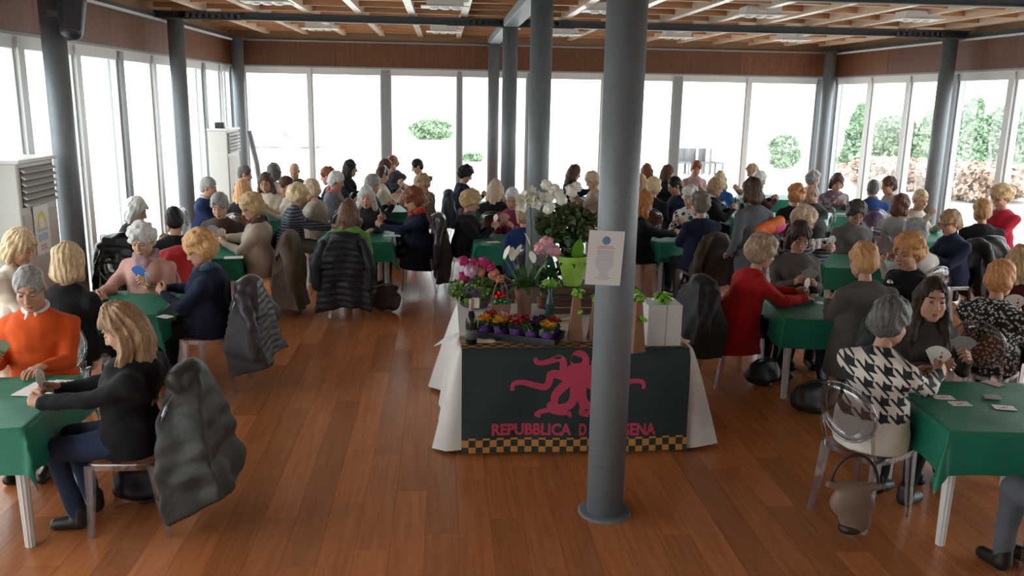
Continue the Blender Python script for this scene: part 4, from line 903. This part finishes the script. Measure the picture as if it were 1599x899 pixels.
# primroses in a tray
tr = thing('plant_tray', 'low black nursery tray holding potted primroses on the display table', 'tray', (.555,6.02,Zt), math.radians(-24)); b = MB(); b.box((0,0,.004), (.62,.26,.008))
for c, d in (((0,.13,.025),(.62,.008,.05)), ((0,-.13,.025),(.62,.008,.05)), ((.31,0,.025),(.008,.26,.05)), ((-.31,0,.025),(.008,.26,.05))): b.box(c, d)
b.build('tray_shell', mat('black_plastic', (.012,.012,.02), .35), tr)
potm = MB().lathe([(.040,0),(.052,.075),(.054,.08),(.048,.08)], n=14).mesh('pot', mat('purple_pot', (.16,.06,.30), .45), True)
cr = math.cos(math.radians(-24)); sr = math.sin(math.radians(-24))
names = [['orange','yellow','crimson','dark purple','golden'], ['red','pale pink','scarlet','violet','ruby']]; cols = [[ORA,YEL,RED,PUR,YEL], [RED,PNK,RED,PUR,RED]]
for j in range(2):
    for i in range(5):
        lx, ly_ = -.24+.12*i, -.065+.13*j; t = thing('potted_primrose', '%s primrose in a purple pot, %s row of the black tray' % (names[j][i], ('front','back')[j]), 'potted plant', (.555+lx*cr-ly_*sr, 6.02+lx*sr+ly_*cr, Zt+.009), group='potted primroses in the tray')
        obj('pot', potm, t); foliage(22, (0,0,.085), (.06,.06,.03), .055, M_leaf, i+10*j, t)
        bm_ = bloom_mesh('blossom', cols[j][i], .042, 2, 5, .3, CEN)
        for q in range(5): a = q*1.26+i; put('blossom', bm_, t, (.038*math.cos(a)*(q > 0), .038*math.sin(a)*(q > 0), .115+.012*(q % 2)), .35*math.sin(a), a)
# bottle
bt = thing('wine_bottle', 'dark sparkling wine bottle standing at the left front corner of the display table', 'bottle', (.20,5.86,Zt)); MB().lathe([(.036,0),(.042,.006),(.042,.15),(.038,.18),(.018,.245)], n=20).build('glass_body', mat('bottle_glass', (.012,.018,.012), .12), bt, smooth=True)
MB().lathe([(.0185,.235),(.0165,.29),(.019,.30),(.019,.325),(.012,.33)], n=16).build('foil', mat('foil', (.42,.30,.24), .4), bt.children[0], smooth=True); MB().lathe([(.0425,.04),(.0425,.11)], n=20).build('paper_label', mat('bottle_label', (.10,.10,.10), .6), bt.children[0], smooth=True)
tag_ = MB().box((.03,-.005,.30), (.05,.002,.075)).build('gift_tag', mat('tag_paper', (.70,.64,.52), .7), bt)
# left flower basket
fb = thing('flower_basket', 'basket of magenta, lilac and salmon blooms at the left back of the table', 'flowers', (.27,7.0,Zt)); MB().lathe([(.11,0),(.15,.10),(.16,.14),(.15,.14)], n=18).build('basket', mat('basket_purple', (.14,.06,.20), .6), fb, smooth=True)
foliage(420, (-.02,-.05,.15), (.21,.16,.13), .06, M_leafl, 2, fb)
for px, py, m_, r, nm in ((735,421,LIL,.075,'hydrangea_head'),(724,408,MAG,.05,'bloom'),(741,411,MAG,.05,'bloom'),(756,410,MAG,.055,'bloom'),(765,416,MAG,.05,'bloom'),(724,432,MAG,.052,'bloom'),(750,424,SAL,.045,'bloom'),(771,428,SAL,.05,'bloom'),(780,434,SAL,.045,'bloom'),(743,417,M_petw,.022,'bloom')):
    p = at_y(px, py, 6.9)-np.array([.27,7.0,Zt]); me = ball_mesh(nm, m_, r, int(px))
    put(nm, me, fb, p, .6, px)
# ornaments basket
ob = thing('gift_basket', 'small kraft gift basket with shiny red and green baubles', 'gift', (.46,6.62,Zt)); MB().box((0,0,.07), (.16,.12,.14), taper=.85).build('basket', M_kraft, ob); MB().tube([(.06*math.cos(t), 0, .14+.16*math.sin(t)) for t in np.linspace(0, PI, 12)], .007, 6).build('handle', M_kraft, ob.children[0], smooth=True)
for i, (x, z, c) in enumerate(((-.01,.21,(.5,.01,.01)),(.02,.19,(.5,.01,.01)),(-.03,.18,(.5,.01,.01)),(0,.15,(.01,.22,.06)),(.035,.14,(.01,.22,.06)),(-.04,.14,(.02,.25,.12)))): MB().lathe([(.001,-.024),(.015,-.019),(.024,0),(.015,.019),(.001,.024)], n=12).build('bauble', mat('bauble', c, .12, .5), ob, smooth=True, loc=(x,-.065,z))
# peace lily with individual leaves
pl = thing('peace_lily', 'peace lily with white spathes in kraft paper wrapping', 'potted plant', (.66,6.72,Zt)); MB().lathe([(.055,0),(.06,.10),(.095,.24),(.085,.24),(.05,.1)], n=12).build('paper_wrap', M_kraft, pl)
def blade(L_, W_, bend, m):
    b = MB(); vs = []; n_ = 7
    for i in range(n_):
        t = i/(n_-1); w = W_*math.sin(PI*min(.97, .12+t*.86))**.8; y = L_*t*math.cos(bend*t); z = L_*t*math.sin(1.25-bend*t); y = L_*(t*.35+bend*.35*t*t); vs += [(-w,y,z+w*.25), (0,y,z-w*.1), (w,y,z+w*.25)]
    return b.add(vs, [[3*i+k, 3*i+k+1, 3*i+k+4, 3*i+k+3] for i in range(n_-1) for k in range(2)]).mesh('leaf', m, True)
LM = [blade(.36,.034,.7,M_leaf), blade(.30,.036,1.0,M_leaf), blade(.40,.03,.35,M_leaf)]
for i in range(24): put('leaf', LM[i % 3], pl, (.02*math.cos(i*2.4),.02*math.sin(i*2.4),.13), 0, i*2.4, .8+.3*((i*7) % 5)/5)
SPm = blade(.12,.032,.2,M_petw)
for i, (px, py) in enumerate(((800,395),(828,372),(833,398),(806,388),(787,392))):
    p = at_y(px, py, 6.68)-np.array([.66,6.72,Zt]); sp_ = put('spathe', SPm, pl, p-[0,.02,.06], 0, i*1.3); MB().tube([(0,0,.12), tuple(p*.6+[0,0,.05]), tuple(p-[0,.02,.05])], .004, 5).build('stem', M_leafl, pl)
# crate with taller plants
crx, cry = 1.10, 6.86; ct = thing('wooden_crate', 'dark slatted wooden crate standing behind the gift bags', 'crate', (crx,cry,Zt)); Mcr = wood_mat('crate_wood', (.06,.03,.018), (.11,.055,.03), .7, axis=0)
for k in range(4): MB().box((0,-.17,.03+.055*k), (.52,.014,.045)).build('slat', Mcr, ct); MB().box((0,.17,.03+.055*k), (.52,.014,.045)).build('slat', Mcr, ct)
for s in (-1,1):
    for q in (-1,1): MB().box((s*.24,q*.155,.11), (.03,.03,.22)).build('corner_post', Mcr, ct)
MB().box((0,0,.215), (.52,.35,.012)).build('lid', Mcr, ct)
Zc = Zt+.224
gw = thing('wrapped_plant', 'plant wrapped in glossy lime green paper with one broad leaf, on the crate', 'potted plant', (1.06,6.80,Zc)); MB().lathe([(.075,0),(.10,.12),(.14,.25),(.13,.25),(.07,.1)], n=9).build('lime_wrap', mat('lime_paper', (.30,.50,.08), .3, noise=.3, nscale=9), gw); bl = put('broad_leaf', blade(.30,.05,.3,mat('leaf_bright', (.14,.36,.03), .35)), gw, (.03,.0,.16), 0, PI)
for i in range(8): put('leaf', LM[1], gw, (.03*math.cos(i),.03*math.sin(i),.12), 0, i*.8, .7)
bg = thing('white_flower_bouquet', 'tall leafy arrangement of white roses on the crate beside the near column', 'flowers', (1.08,6.98,Zc)); MB().lathe([(.06,0),(.075,.2),(.07,.2)], n=12).build('vase', mat('vase_dark', (.03,.035,.03), .3), bg, smooth=True)
p0 = at_y(885,350,6.95)-np.array([1.08,6.98,Zc]); foliage(560, p0, (.26,.17,.17), .085, M_leafv, 5, bg); foliage(260, p0+[-.02,-.03,-.02], (.24,.17,.16), .08, M_leaf, 6, bg, 'dark_foliage'); foliage(120, p0*[.5,.5,.45], (.10,.10,.2), .09, M_leaf, 7, bg, 'lower_foliage')
WB = ball_mesh('white_bloom', M_petw, .052, 4)
for i, (px, py) in enumerate(((857,307),(877,311),(892,298),(853,288),(865,296),(857,324),(900,292),(873,303))): put('white_bloom', WB, bg, at_y(px, py, 6.85)-np.array([1.08,6.98,Zc]), .7, i*1.1, .9+.1*(i % 3))
oc = thing('white_orchid', 'white orchid stem arching over the peace lily', 'flowers', (.84,6.92,Zt)); MB().lathe([(.045,0),(.06,.1),(.055,.1)], n=12).build('pot', M_kraft, oc, smooth=True)
oP = [at_y(px, py, 6.85)-np.array([.84,6.92,Zt]) for px, py in ((829,400),(830,360),(828,325),(820,306),(806,318))]; MB().tube([(0,0,.08)]+[tuple(p) for p in oP], .006, 6).build('stem', M_leaf, oc, smooth=True)
OM = bloom_mesh('orchid_flower', M_petw, .062, 2, 5, .3)
for i, (px, py) in enumerate(((821,306),(832,312),(817,322),(838,318),(812,312),(829,300),(841,308))): put('orchid_flower', OM, oc, at_y(px, py, 6.83)-np.array([.84,6.92,Zt]), 1.2, .3*(i-3))
hy = thing('pink_hydrangea', 'pink hydrangea in front of the leafy white roses', 'potted plant', (.88,6.95,Zt)); MB().lathe([(.05,0),(.07,.12),(.065,.12)], n=12).build('pot', M_kraft, hy, smooth=True); foliage(90, (0,0,.24), (.12,.10,.12), .09, M_leaf, 9, hy)
for px, py, m_ in ((854,378,PNK),(865,392,PNK),(845,388,PNK),(858,388,LIL)): put('flower_head', ball_mesh('flower_head', m_, .062, px), hy, at_y(px, py, 6.82)-np.array([.88,6.95,Zt]))
MB().tube([(0,0,.1),(.02,-.05,.35)], .012, 6).build('stem', M_leaf, hy)
# wine gift bags with curled ribbon
def curls(parent, p, m_, seed, r=.05, n=14):
    g = np.random.default_rng(seed); b = MB()
    for i in range(n):
        d = g.normal(size=3); d[2] = abs(d[2])*.7; d /= np.linalg.norm(d); q = np.array(p); e = q+d*r*g.uniform(.7,1.3); w = np.cross(d, [0,0,1.01]); w = w/np.linalg.norm(w)*.012; mid = (q+e)/2+np.array([0,0,r*.55])
        b.add([q-w, q+w, mid+w, mid-w, e+w, e-w, q+w*.5+d*.01, q-w*.5+d*.01], [[0,1,2,3],[3,2,4,5],[5,4,6,7]])
    return b.build('ribbon_bow', m_, parent)
for i, (px, py, Y, hgt, tx) in enumerate(((898,530,5.99,.33,'left of the near column, green ribbon on top'),(930,530,6.06,.30,'directly behind the near column'),(992,548,5.80,.36,'just right of the near column'))):
    p = at_z(px, py, Zt); t = thing('gift_bag', 'tall brown paper bottle bag '+tx, 'gift bag', (p[0], p[1], Zt), .2*i, 'brown paper bottle bags'); MB().box((0,0,hgt/2), (.05,.045,hgt), taper=2.1).build('paper_bag', M_kraft, t); curls(t.children[0], (0,-.02,hgt), M_lime, i, .055, 20); curls(t.children[0], (.03,-.03,hgt*.62), M_lime, i+5, .04, 6)
t = thing('ribboned_bottle', 'bottle with a curly green ribbon in front of the crate', 'bottle', (.84,6.5,Zt)); MB().lathe([(.036,0),(.038,.15),(.014,.22),(.014,.30)], n=16).build('glass_body', mat('bottle_teal', (.02,.06,.06), .15), t, smooth=True); curls(t, (0,-.01,.27), M_lime, 21, .075, 26)
t = thing('ribboned_bottle', 'bottle wearing a green ribbon between the near column and white box', 'bottle', (1.40,6.12,Zt)); MB().lathe([(.036,0),(.038,.18),(.014,.25),(.014,.33)], n=16).build('glass_body', mat('bottle_glass', (.012,.018,.012), .12), t, smooth=True); curls(t, (0,-.01,.30), M_lime, 22, .07, 24)
bx_ = thing('gift_box', 'white cube gift box with a lime green bow', 'gift', (1.575,5.90,Zt), .03); MB().box((0,0,.15), (.25,.25,.30)).build('box_body', mat('white_box', (.66,.64,.64), .5), bx_, bevel=.004); MB().box((.01,0,.151), (.012,.254,.303)).build('ribbon_band', mat('ribbon_grey', (.40,.44,.32), .4), bx_.children[0]); curls(bx_.children[0], (0,-.02,.302), M_lime, 31, .075, 34)
t = MB().box((0,0,.0), (.15,.20,.002)).build('paper_note', mat('note_paper', (.80,.79,.77), .7), None, loc=(.035,6.02,.768)); t.rotation_euler = (.1,-.42,-.5); tag(t, 'white paper sheet jutting over the left edge of the display table', 'paper')
for i, (px, py, s) in enumerate(((880,500,1.0),(875,520,.8),(1068,535,.9),(765,535,1.1))):
    p = at_z(px, py, Zt); f = Field((-.06,-.05,-.005), (.06,.05,.06), .006); f.ell((0,0,.014), (.045,.035,.016), 0); f.noise(.004, 60, i); f.F = np.maximum(f.F, (.001-f.ax[2])[None,None,:]).astype(np.float32)
    tag(obj('tissue_paper', f.mesh('tissue_paper', mat('tissue', (.62,.48,.36), .8)), None, (p[0], p[1], Zt-.001)), 'crumpled cream tissue paper on the table '+('left of the first gift bag','in front of the primrose tray end','beside the white gift box','between bottle and tray')[i], 'paper', 'crumpled tissue papers')
# ------------------------------------------------------------------ notice on the near column
nt = thing('paper_notice', 'white printed notice taped to the near column', 'notice', (.91,4.672,1.625)); nt.rotation_euler = (0, math.radians(3), math.radians(4))
MB().box((0,0,0), (.206,.002,.312)).build('sheet', mat('notice_paper', (.80,.80,.80), .6), nt)
c = MB(); c.add([(.024*math.cos(t), -.002, .10+.024*math.sin(t)) for t in np.linspace(0, 2*PI, 20, endpoint=False)], [list(range(20))]); c.build('emblem', mat('emblem_blue', (.12,.30,.50), .6), nt)
c = MB(); c.add([(.009*math.cos(t), -.0025, .102+.009*math.sin(t)) for t in np.linspace(0, 2*PI, 12, endpoint=False)], [list(range(12))]); c.build('emblem_centre', mat('emblem_violet', (.30,.16,.42), .6), nt)
c = MB()
for i, wd in enumerate((.08,.11)): c.box((0,-.0016,.066-.009*i), (wd,.001,.0045))
c.build('heading_lines', mat('print_red', (.70,.32,.26), .6), nt)
c = MB()
for i, wd in enumerate((.095,.10,.10,.085,.10,.11,.105,.10,.11,.105,.09,.075,.06,.05,.05,.06,.10,.06)): c.box((0,-.0016,.043-.0098*i), (wd,.001,.0034))
c.build('text_lines', mat('print_grey', (.42,.43,.58), .6), nt)
# ------------------------------------------------------------------ air conditioners, speaker, pole
M_ac = mat('ac_enamel', (.60,.59,.55), .45); M_acd = mat('ac_dark', (.03,.032,.035), .5)
def ac(x0, y0, wid, dep, label):
    t = thing('air_conditioner', label, 'air conditioner', (x0, y0, 0)); MB().box((-dep/2,wid/2,.92), (dep,wid,1.84)).build('cabinet', M_ac, t, bevel=.015); MB().box((-dep/2+.01,wid/2,1.855), (dep+.05,wid+.04,.035)).build('top_cover', mat('ac_cover', (.70,.69,.66), .4), t, bevel=.01)
    MB().box((.004,wid/2,1.62), (.012,wid-.1,.36)).build('grille_recess', M_acd, t); gr_ = t.children[-1]
    for k in range(6):
        o = MB().box((0,0,0), (.05,wid-.1,.014)).build('louver', M_ac, gr_, loc=(.022,wid/2,1.47+.06*k)); o.rotation_euler = (0,.5,0)
    MB().box((.004,wid/2,.75), (.010,wid-.06,1.25)).build('front_panel', mat('ac_panel', (.52,.47,.43), .5), t, bevel=.004); return t
ac(-3.80, 7.98, .74, .32, 'white floor-standing air conditioner at the left edge with a poster on it'); ac(-3.78, 15.5, .85, .33, 'white floor-standing air conditioner in the far left corner')
ps = thing('poster', 'small poster with a yellow arch on the near air conditioner', 'poster', (-3.783, 8.32, 1.20)); MB().box((0,0,0), (.002,.30,.46)).build('sheet', mat('poster_paper', (.78,.77,.76), .6), ps)
c = MB(); arc = [(.0018, .10*math.cos(t), .02+.16*math.sin(t)) for t in np.linspace(0, PI, 14)]+[(.0018, .055*math.cos(t), .02+.11*math.sin(t)) for t in np.linspace(PI, 0, 14)]; c.add(arc, [[i, i+1, 26-i, 27-i] for i in range(13)]); c.build('yellow_arch', mat('poster_yellow', (.75,.62,.12), .6), ps)
c = MB(); c.box((.0012,0,0), (.002,.22,.025)); c.box((.0012,0,-.07), (.002,.20,.07)); c.build('blue_band', mat('poster_blue', (.42,.56,.66), .6), ps); c = MB(); c.box((.0012,.0,-.15), (.002,.12,.02)); c.box((.0012,.0,-.18), (.002,.12,.02)); c.build('red_lines', mat('poster_red', (.68,.36,.36), .6), ps)
sp = thing('loudspeaker', 'black loudspeaker mounted high on the left column', 'loudspeaker', (-3.57,8.84,2.99)); sp.rotation_euler = (0,.10,.3)
f = Field((-.20,-.20,-.06), (.20,.20,.46), .014); f.cone((0,0,.06), (0,.0,.34), .10, .125, 0, sq=(.95,.8,1)); f.noise(.001, 20, 1); obj('cabinet', f.mesh('cabinet', mat('speaker_black', (.02,.022,.028), .4)), sp); MB().box((.02,-.135,.2), (.17,.02,.28), taper=.85).build('grille', mat('speaker_grille', (.035,.037,.042), .6), sp, bevel=.008); MB().box((-.14,.05,.2), (.16,.05,.06)).build('bracket', M_dsteel, sp)
t = MB().box((0,0,.05), (.16,.12,.10)).build('router_box', mat('black_plastic2', (.012,.014,.018), .4), None, loc=(-3.95,15.75,1.875), bevel=.008); tag(t, 'small black box on top of the far air conditioner', 'box')
t = MB().tube([(-3.62,16.5,1.8), (-3.50,16.5,1.2), (-3.38,16.5,.02)], .05, 10).build('duct_pipe', mat('duct_grey', (.36,.40,.44), .5), None, smooth=True); tag(t, 'pale grey duct pipe leaning beside the far air conditioner', 'pipe')
# ------------------------------------------------------------------ cards and papers lying on tables, bags
def lay(px, py, rz, back, label, up=True, z=.7265, n=1):
    p = at_z(px, py, z); o = obj('playing_card', card_mesh(back), None, (p[0], p[1], z), rz); o.scale = (1.35,1.35,1); o.rotation_euler = (0 if up else PI, 0, rz); return tag(o, label, 'playing card', 'playing cards lying on tables')
for r_ in range(3):
    for c_ in range(4): lay(38+13*r_+11*c_, 614-7.0*r_-1.2*c_, 1.45, 'red', 'white card, %s from left in the %s row beside the orange sweater' % (('first','second','third','last')[c_], ('nearest','middle','farthest')[r_]), z=.7265+.0012*c_)
for px, py, rz, bk, up, lb in ((1473,620,1.4,'red',True,'long pale card left of the table by the houndstooth sleeve'),(1499,630,1.5,'red',True,'pale card nearest the hanging cloth corner at right'),(1550,598,.5,'tan',False,'tan card farthest out on the right table'),(1568,636,1.3,'red',True,'pale card nearest the right edge of the right table'),(1285,473,.8,'white',True,'white card before the red sweater'),(258,494,1.0,'white',True,'single white card before the navy cardigan'),(1070,384,.7,'tan',False,'tan card on the table right of the near column')): lay(px, py, rz, bk, lb, up)
dk = thing('card_deck', 'grey stack of cards in the middle of the right table', 'playing cards', tuple(at_z(1549,621,.7265)), 1.2)
for k in range(8): obj('card', card_mesh('grey'), dk, (0,0,.0015*k)).rotation_euler = (PI,0,.02*k)
for px, py, w_, h_, rz, lb in ((612,368,.22,.15,.1,'white score sheet before the navy coat'),(365,402,.20,.15,.2,'white score sheet before the beige cardigan'),(1312,334,.2,.14,0,'white score sheet before the mauve jacket'),(770,378,.16,.12,.3,'orange and white paper behind the flowers')):
    p = at_z(px, py, .727); o = MB().box((0,0,0), (w_,h_,.002)).build('score_sheet', mat('sheet_paper', (.80,.80,.80), .6), None, loc=(p[0],p[1],.728), rz=rz); tag(o, lb, 'paper')
def bag(p, rz, label, col, col2, dims, strap, name='handbag', h=.011, slouch=False):
    t = thing(name, label, 'bag', p, rz); w_, d_, hh_ = dims; f = Field((-w_*.8,-d_*1.1,-.01), (w_*.8,d_*1.1,hh_*1.15), h)
    if slouch: f.ell((.03,0,hh_*.22), (w_*.26,d_*.42,hh_*.22), 0); f.cone((-w_*.42,0,hh_*.93), (w_*.42,0,hh_*.93), .022, .022, .02); f.ell((0,0,hh_*.58), (w_*.38,d_*.46,hh_*.30), .06)
    else: f.ell((0,0,hh_*.32), (w_*.5,d_*.5,hh_*.34), 0)
    if not slouch: f.cone((-w_*.33,0,hh_*.55), (w_*.33,0,hh_*.55), d_*.34, d_*.34, .05); f.cone((-w_*.36,0,hh_*.9), (w_*.36,0,hh_*.9), d_*.14, d_*.14, .06); f.noise(.008, 28, 4); f.F = np.maximum(f.F, (.002-f.ax[2])[None,None,:]).astype(np.float32)
    obj('body', f.mesh('body', mat('bag_leather', col, .5, noise=.15, nscale=8)), t); MB().tube([(w_*.4*math.cos(a), 0, hh_*.9+strap*math.sin(a)) for a in np.linspace(0, PI, 16)], .010, 6).build('strap', mat('strap_leather', col2, .45), t, smooth=True)
    for s in (-1,1): MB().tube([(s*w_*.4+.016*math.cos(a), .012*math.sin(a)*0, hh_*.93+.016*math.sin(a)) for a in np.linspace(0, 2*PI, 12)], .0035, 5).build('ring', mat('brass', (.60,.42,.14), .25, 1.0), t)
    f = Field((-w_*.3,-d_,-.01), (w_*.3,d_,hh_*.3), h); f.ell((0,0,hh_*.09), (w_*.2,d_*.48,hh_*.13), 0); f.F = np.maximum(f.F, (.0015-f.ax[2])[None,None,:]).astype(np.float32); obj('corner_patch', f.mesh('corner_patch', mat('strap_leather', col2, .45)), t); return t
pb = at_z(1330,790,.20); bag((pb[0],pb[1],.035), -.15, 'taupe handbag with brass rings hanging behind the houndstooth chair', (.20,.135,.095), (.035,.018,.014), (.34,.13,.32), .20, slouch=True)
p = at_z(1270,640,.0); bag((p[0],p[1],0), .3, 'black bag on the floor by the grey-brown cardigan chair', (.018,.017,.017), (.012,.012,.012), (.42,.24,.22), .06)
p = at_z(604,487,0); bag((p[0],p[1],0), .1, 'dark brown backpack with tan straps on the floor', (.045,.03,.024), (.26,.11,.05), (.32,.20,.32), .05, 'backpack')
p = at_z(200,800,0); bag((p[0]+.05,p[1]+.18,0), .2, 'black bag under the nearest left chair', (.014,.014,.016), (.012,.012,.012), (.34,.2,.2), .05)
p = at_z(1190,600,0); bag((p[0],p[1],0), .4, 'black bag under the red sweater chair', (.012,.012,.014), (.03,.03,.03), (.34,.2,.22), .05)
(rx_, ry_), ra, rg = PEOPLE['R12']; p = at_y(1203,353,9.25); f = Field((-.22,-.10,-.15), (.22,.10,.15), .012); f.cone((-.11,0,-.05), (.11,0,.05), .085, .075, 0, sq=(1,1.6,1)); f.noise(.006, 30, 1)
t = thing('padded_pouch', 'bright orange padded pouch held beside the grey dress', 'pouch', tuple(p), .2); obj('shell', f.mesh('shell', mat('pouch_orange', (.80,.16,.03), .5)), t); f = Field((-.1,-.10,-.12), (.2,.10,.12), .012); f.cone((.08,0,-.015), (.125,0,.00), .074, .07, 0, sq=(1,1.5,1)); obj('pink_trim', f.mesh('pink_trim', mat('pouch_pink', (.75,.06,.25), .5)), t)
t = MB().lathe([(.030,0),(.033,.10),(.030,.10),(.027,.01)], n=16).build('plastic_cup', clear_mat('cup_clear', (.85,.9,.95), .12), None, smooth=True); t.location = tuple((4.95,9.55,.7265)); tag(t, 'clear plastic cup beside the grey turtleneck', 'cup')
# ------------------------------------------------------------------ outdoors
gr = MB().box((0,60,-.16), (260,240,.1)).build('ground', mat('terrace_paving', (.70,.69,.66), .85, noise=.05, nscale=.6)); tag(gr, kind='structure')
M_sh = mat('shrub_leaf', (.26,.36,.23), .6, noise=.3, nscale=2); M_shr = mat('hedge_leaf', (.50,.37,.30), .6, noise=.3, nscale=3); M_br = mat('bark', (.2,.16,.13), .8)
def shrub(px, pyb, w_, h_, label, m_, n_=1500, cat='shrub', conical=False, seed=1, leaf=.24):
    n_ = int(n_*2.2)
    p = at_z(px, pyb, -.1); t = thing('shrub', label, cat, (p[0], p[1], -.11), group='shrubs outside the windows'); MB().tube([(0,0,0), (0,0,h_*.6)], [.06,.03], 6).build('stem', M_br, t)
    g = np.random.default_rng(seed); n1 = 5
    z = g.uniform(.05,1,n_); r = (1-z*.75 if conical else np.sqrt(np.clip(1-(2*z-1)**2*.8, .05, 1)))*w_/2; a = g.uniform(0, 6.283, n_); rr = r*np.sqrt(g.uniform(.3,1,n_))*(1+.2*np.sin(a*3+z*9)); P_ = np.stack([rr*np.cos(a), rr*np.sin(a), z*h_], 1)
    d = g.normal(size=(n_,3)); d /= np.linalg.norm(d, axis=1)[:,None]; s = np.cross(d, g.normal(size=(n_,3))); s /= np.linalg.norm(s, axis=1)[:,None]; L_ = leaf*g.uniform(.6,1.3,(n_,1)); V = np.stack([P_-d*L_*.5, P_+s*L_*.3, P_+d*L_*.5, P_-s*L_*.3], 1).reshape(-1,3)
    tag(obj('foliage', mesh_np('foliage', V, np.arange(4*n_).reshape(n_,4), [m_]), t), kind='stuff')
for i, a_ in enumerate([(1340,262,1.9,2.6,'green conifer seen through the first right window',M_sh,1500,'tree',True),(1392,262,1.7,2.2,'broad green tree seen through the second right window',M_sh,1500,'tree',False),(1446,266,1.6,2.4,'green conifer just left of the right column',M_sh,1400,'tree',True),(1508,268,1.8,2.9,'tall green conifer right of the right column',M_sh,1700,'tree',True),(1566,268,1.9,2.6,'broad green tree at the right edge outside',M_sh,1600,'tree',False),
    (1400,292,3.2,.9,'low reddish hedge left of the right column outside',M_shr,1300,'hedge',False),(1530,312,2.6,1.0,'low reddish hedge through the widest right window',M_shr,1500,'hedge',False),(673,217,2.6,1.15,'round green shrub outside the centre left window',M_sh,900,'shrub',False),(738,251,.8,.3,'tiny green shrub outside left of the columns',M_sh,250,'shrub',False),(1222,262,1.2,1.3,'small green shrub outside the far right window',M_sh,400,'shrub',False)]): shrub(*a_, seed=i)
f = Field((-3,-2,-.4), (3,2,1.9), .14); g = np.random.default_rng(3)
for i in range(12): f.ell((g.uniform(-2,2), g.uniform(-1,1), g.uniform(0,.7)), (g.uniform(.5,1),g.uniform(.5,1),g.uniform(.4,.8)), .05)
p = at_z(435,226,0); t = obj('rock_outcrop', f.mesh('rock_outcrop', mat('pale_rock', (.42,.38,.37), .9, noise=.3, nscale=2)), None, (p[0], p[1], -.1)); tag(t, 'pale rocky mound outside the far left window', 'rock')
for i, px in enumerate((1063,1082,1103,1118)):
    p = at_z(px, 272, -.11); t = thing('terrace_chair', 'grey terrace chair outside, number %s from the left behind the pale pink sweater' % ('one','two','three','four')[i], 'chair', (p[0], p[1], -.11), .4*i, 'terrace chairs outside'); Mt = mat('rattan_grey', (.14,.14,.15), .7)
    MB().box((0,0,.42), (.5,.5,.06)).build('seat', Mt, t); MB().box((0,.23,.68), (.5,.05,.5)).build('backrest', Mt, t)
    for sx_ in (-1,1):
        for sy_ in (-1,1): MB().box((sx_*.22,sy_*.22,.2), (.05,.05,.4)).build('leg', Mt, t)
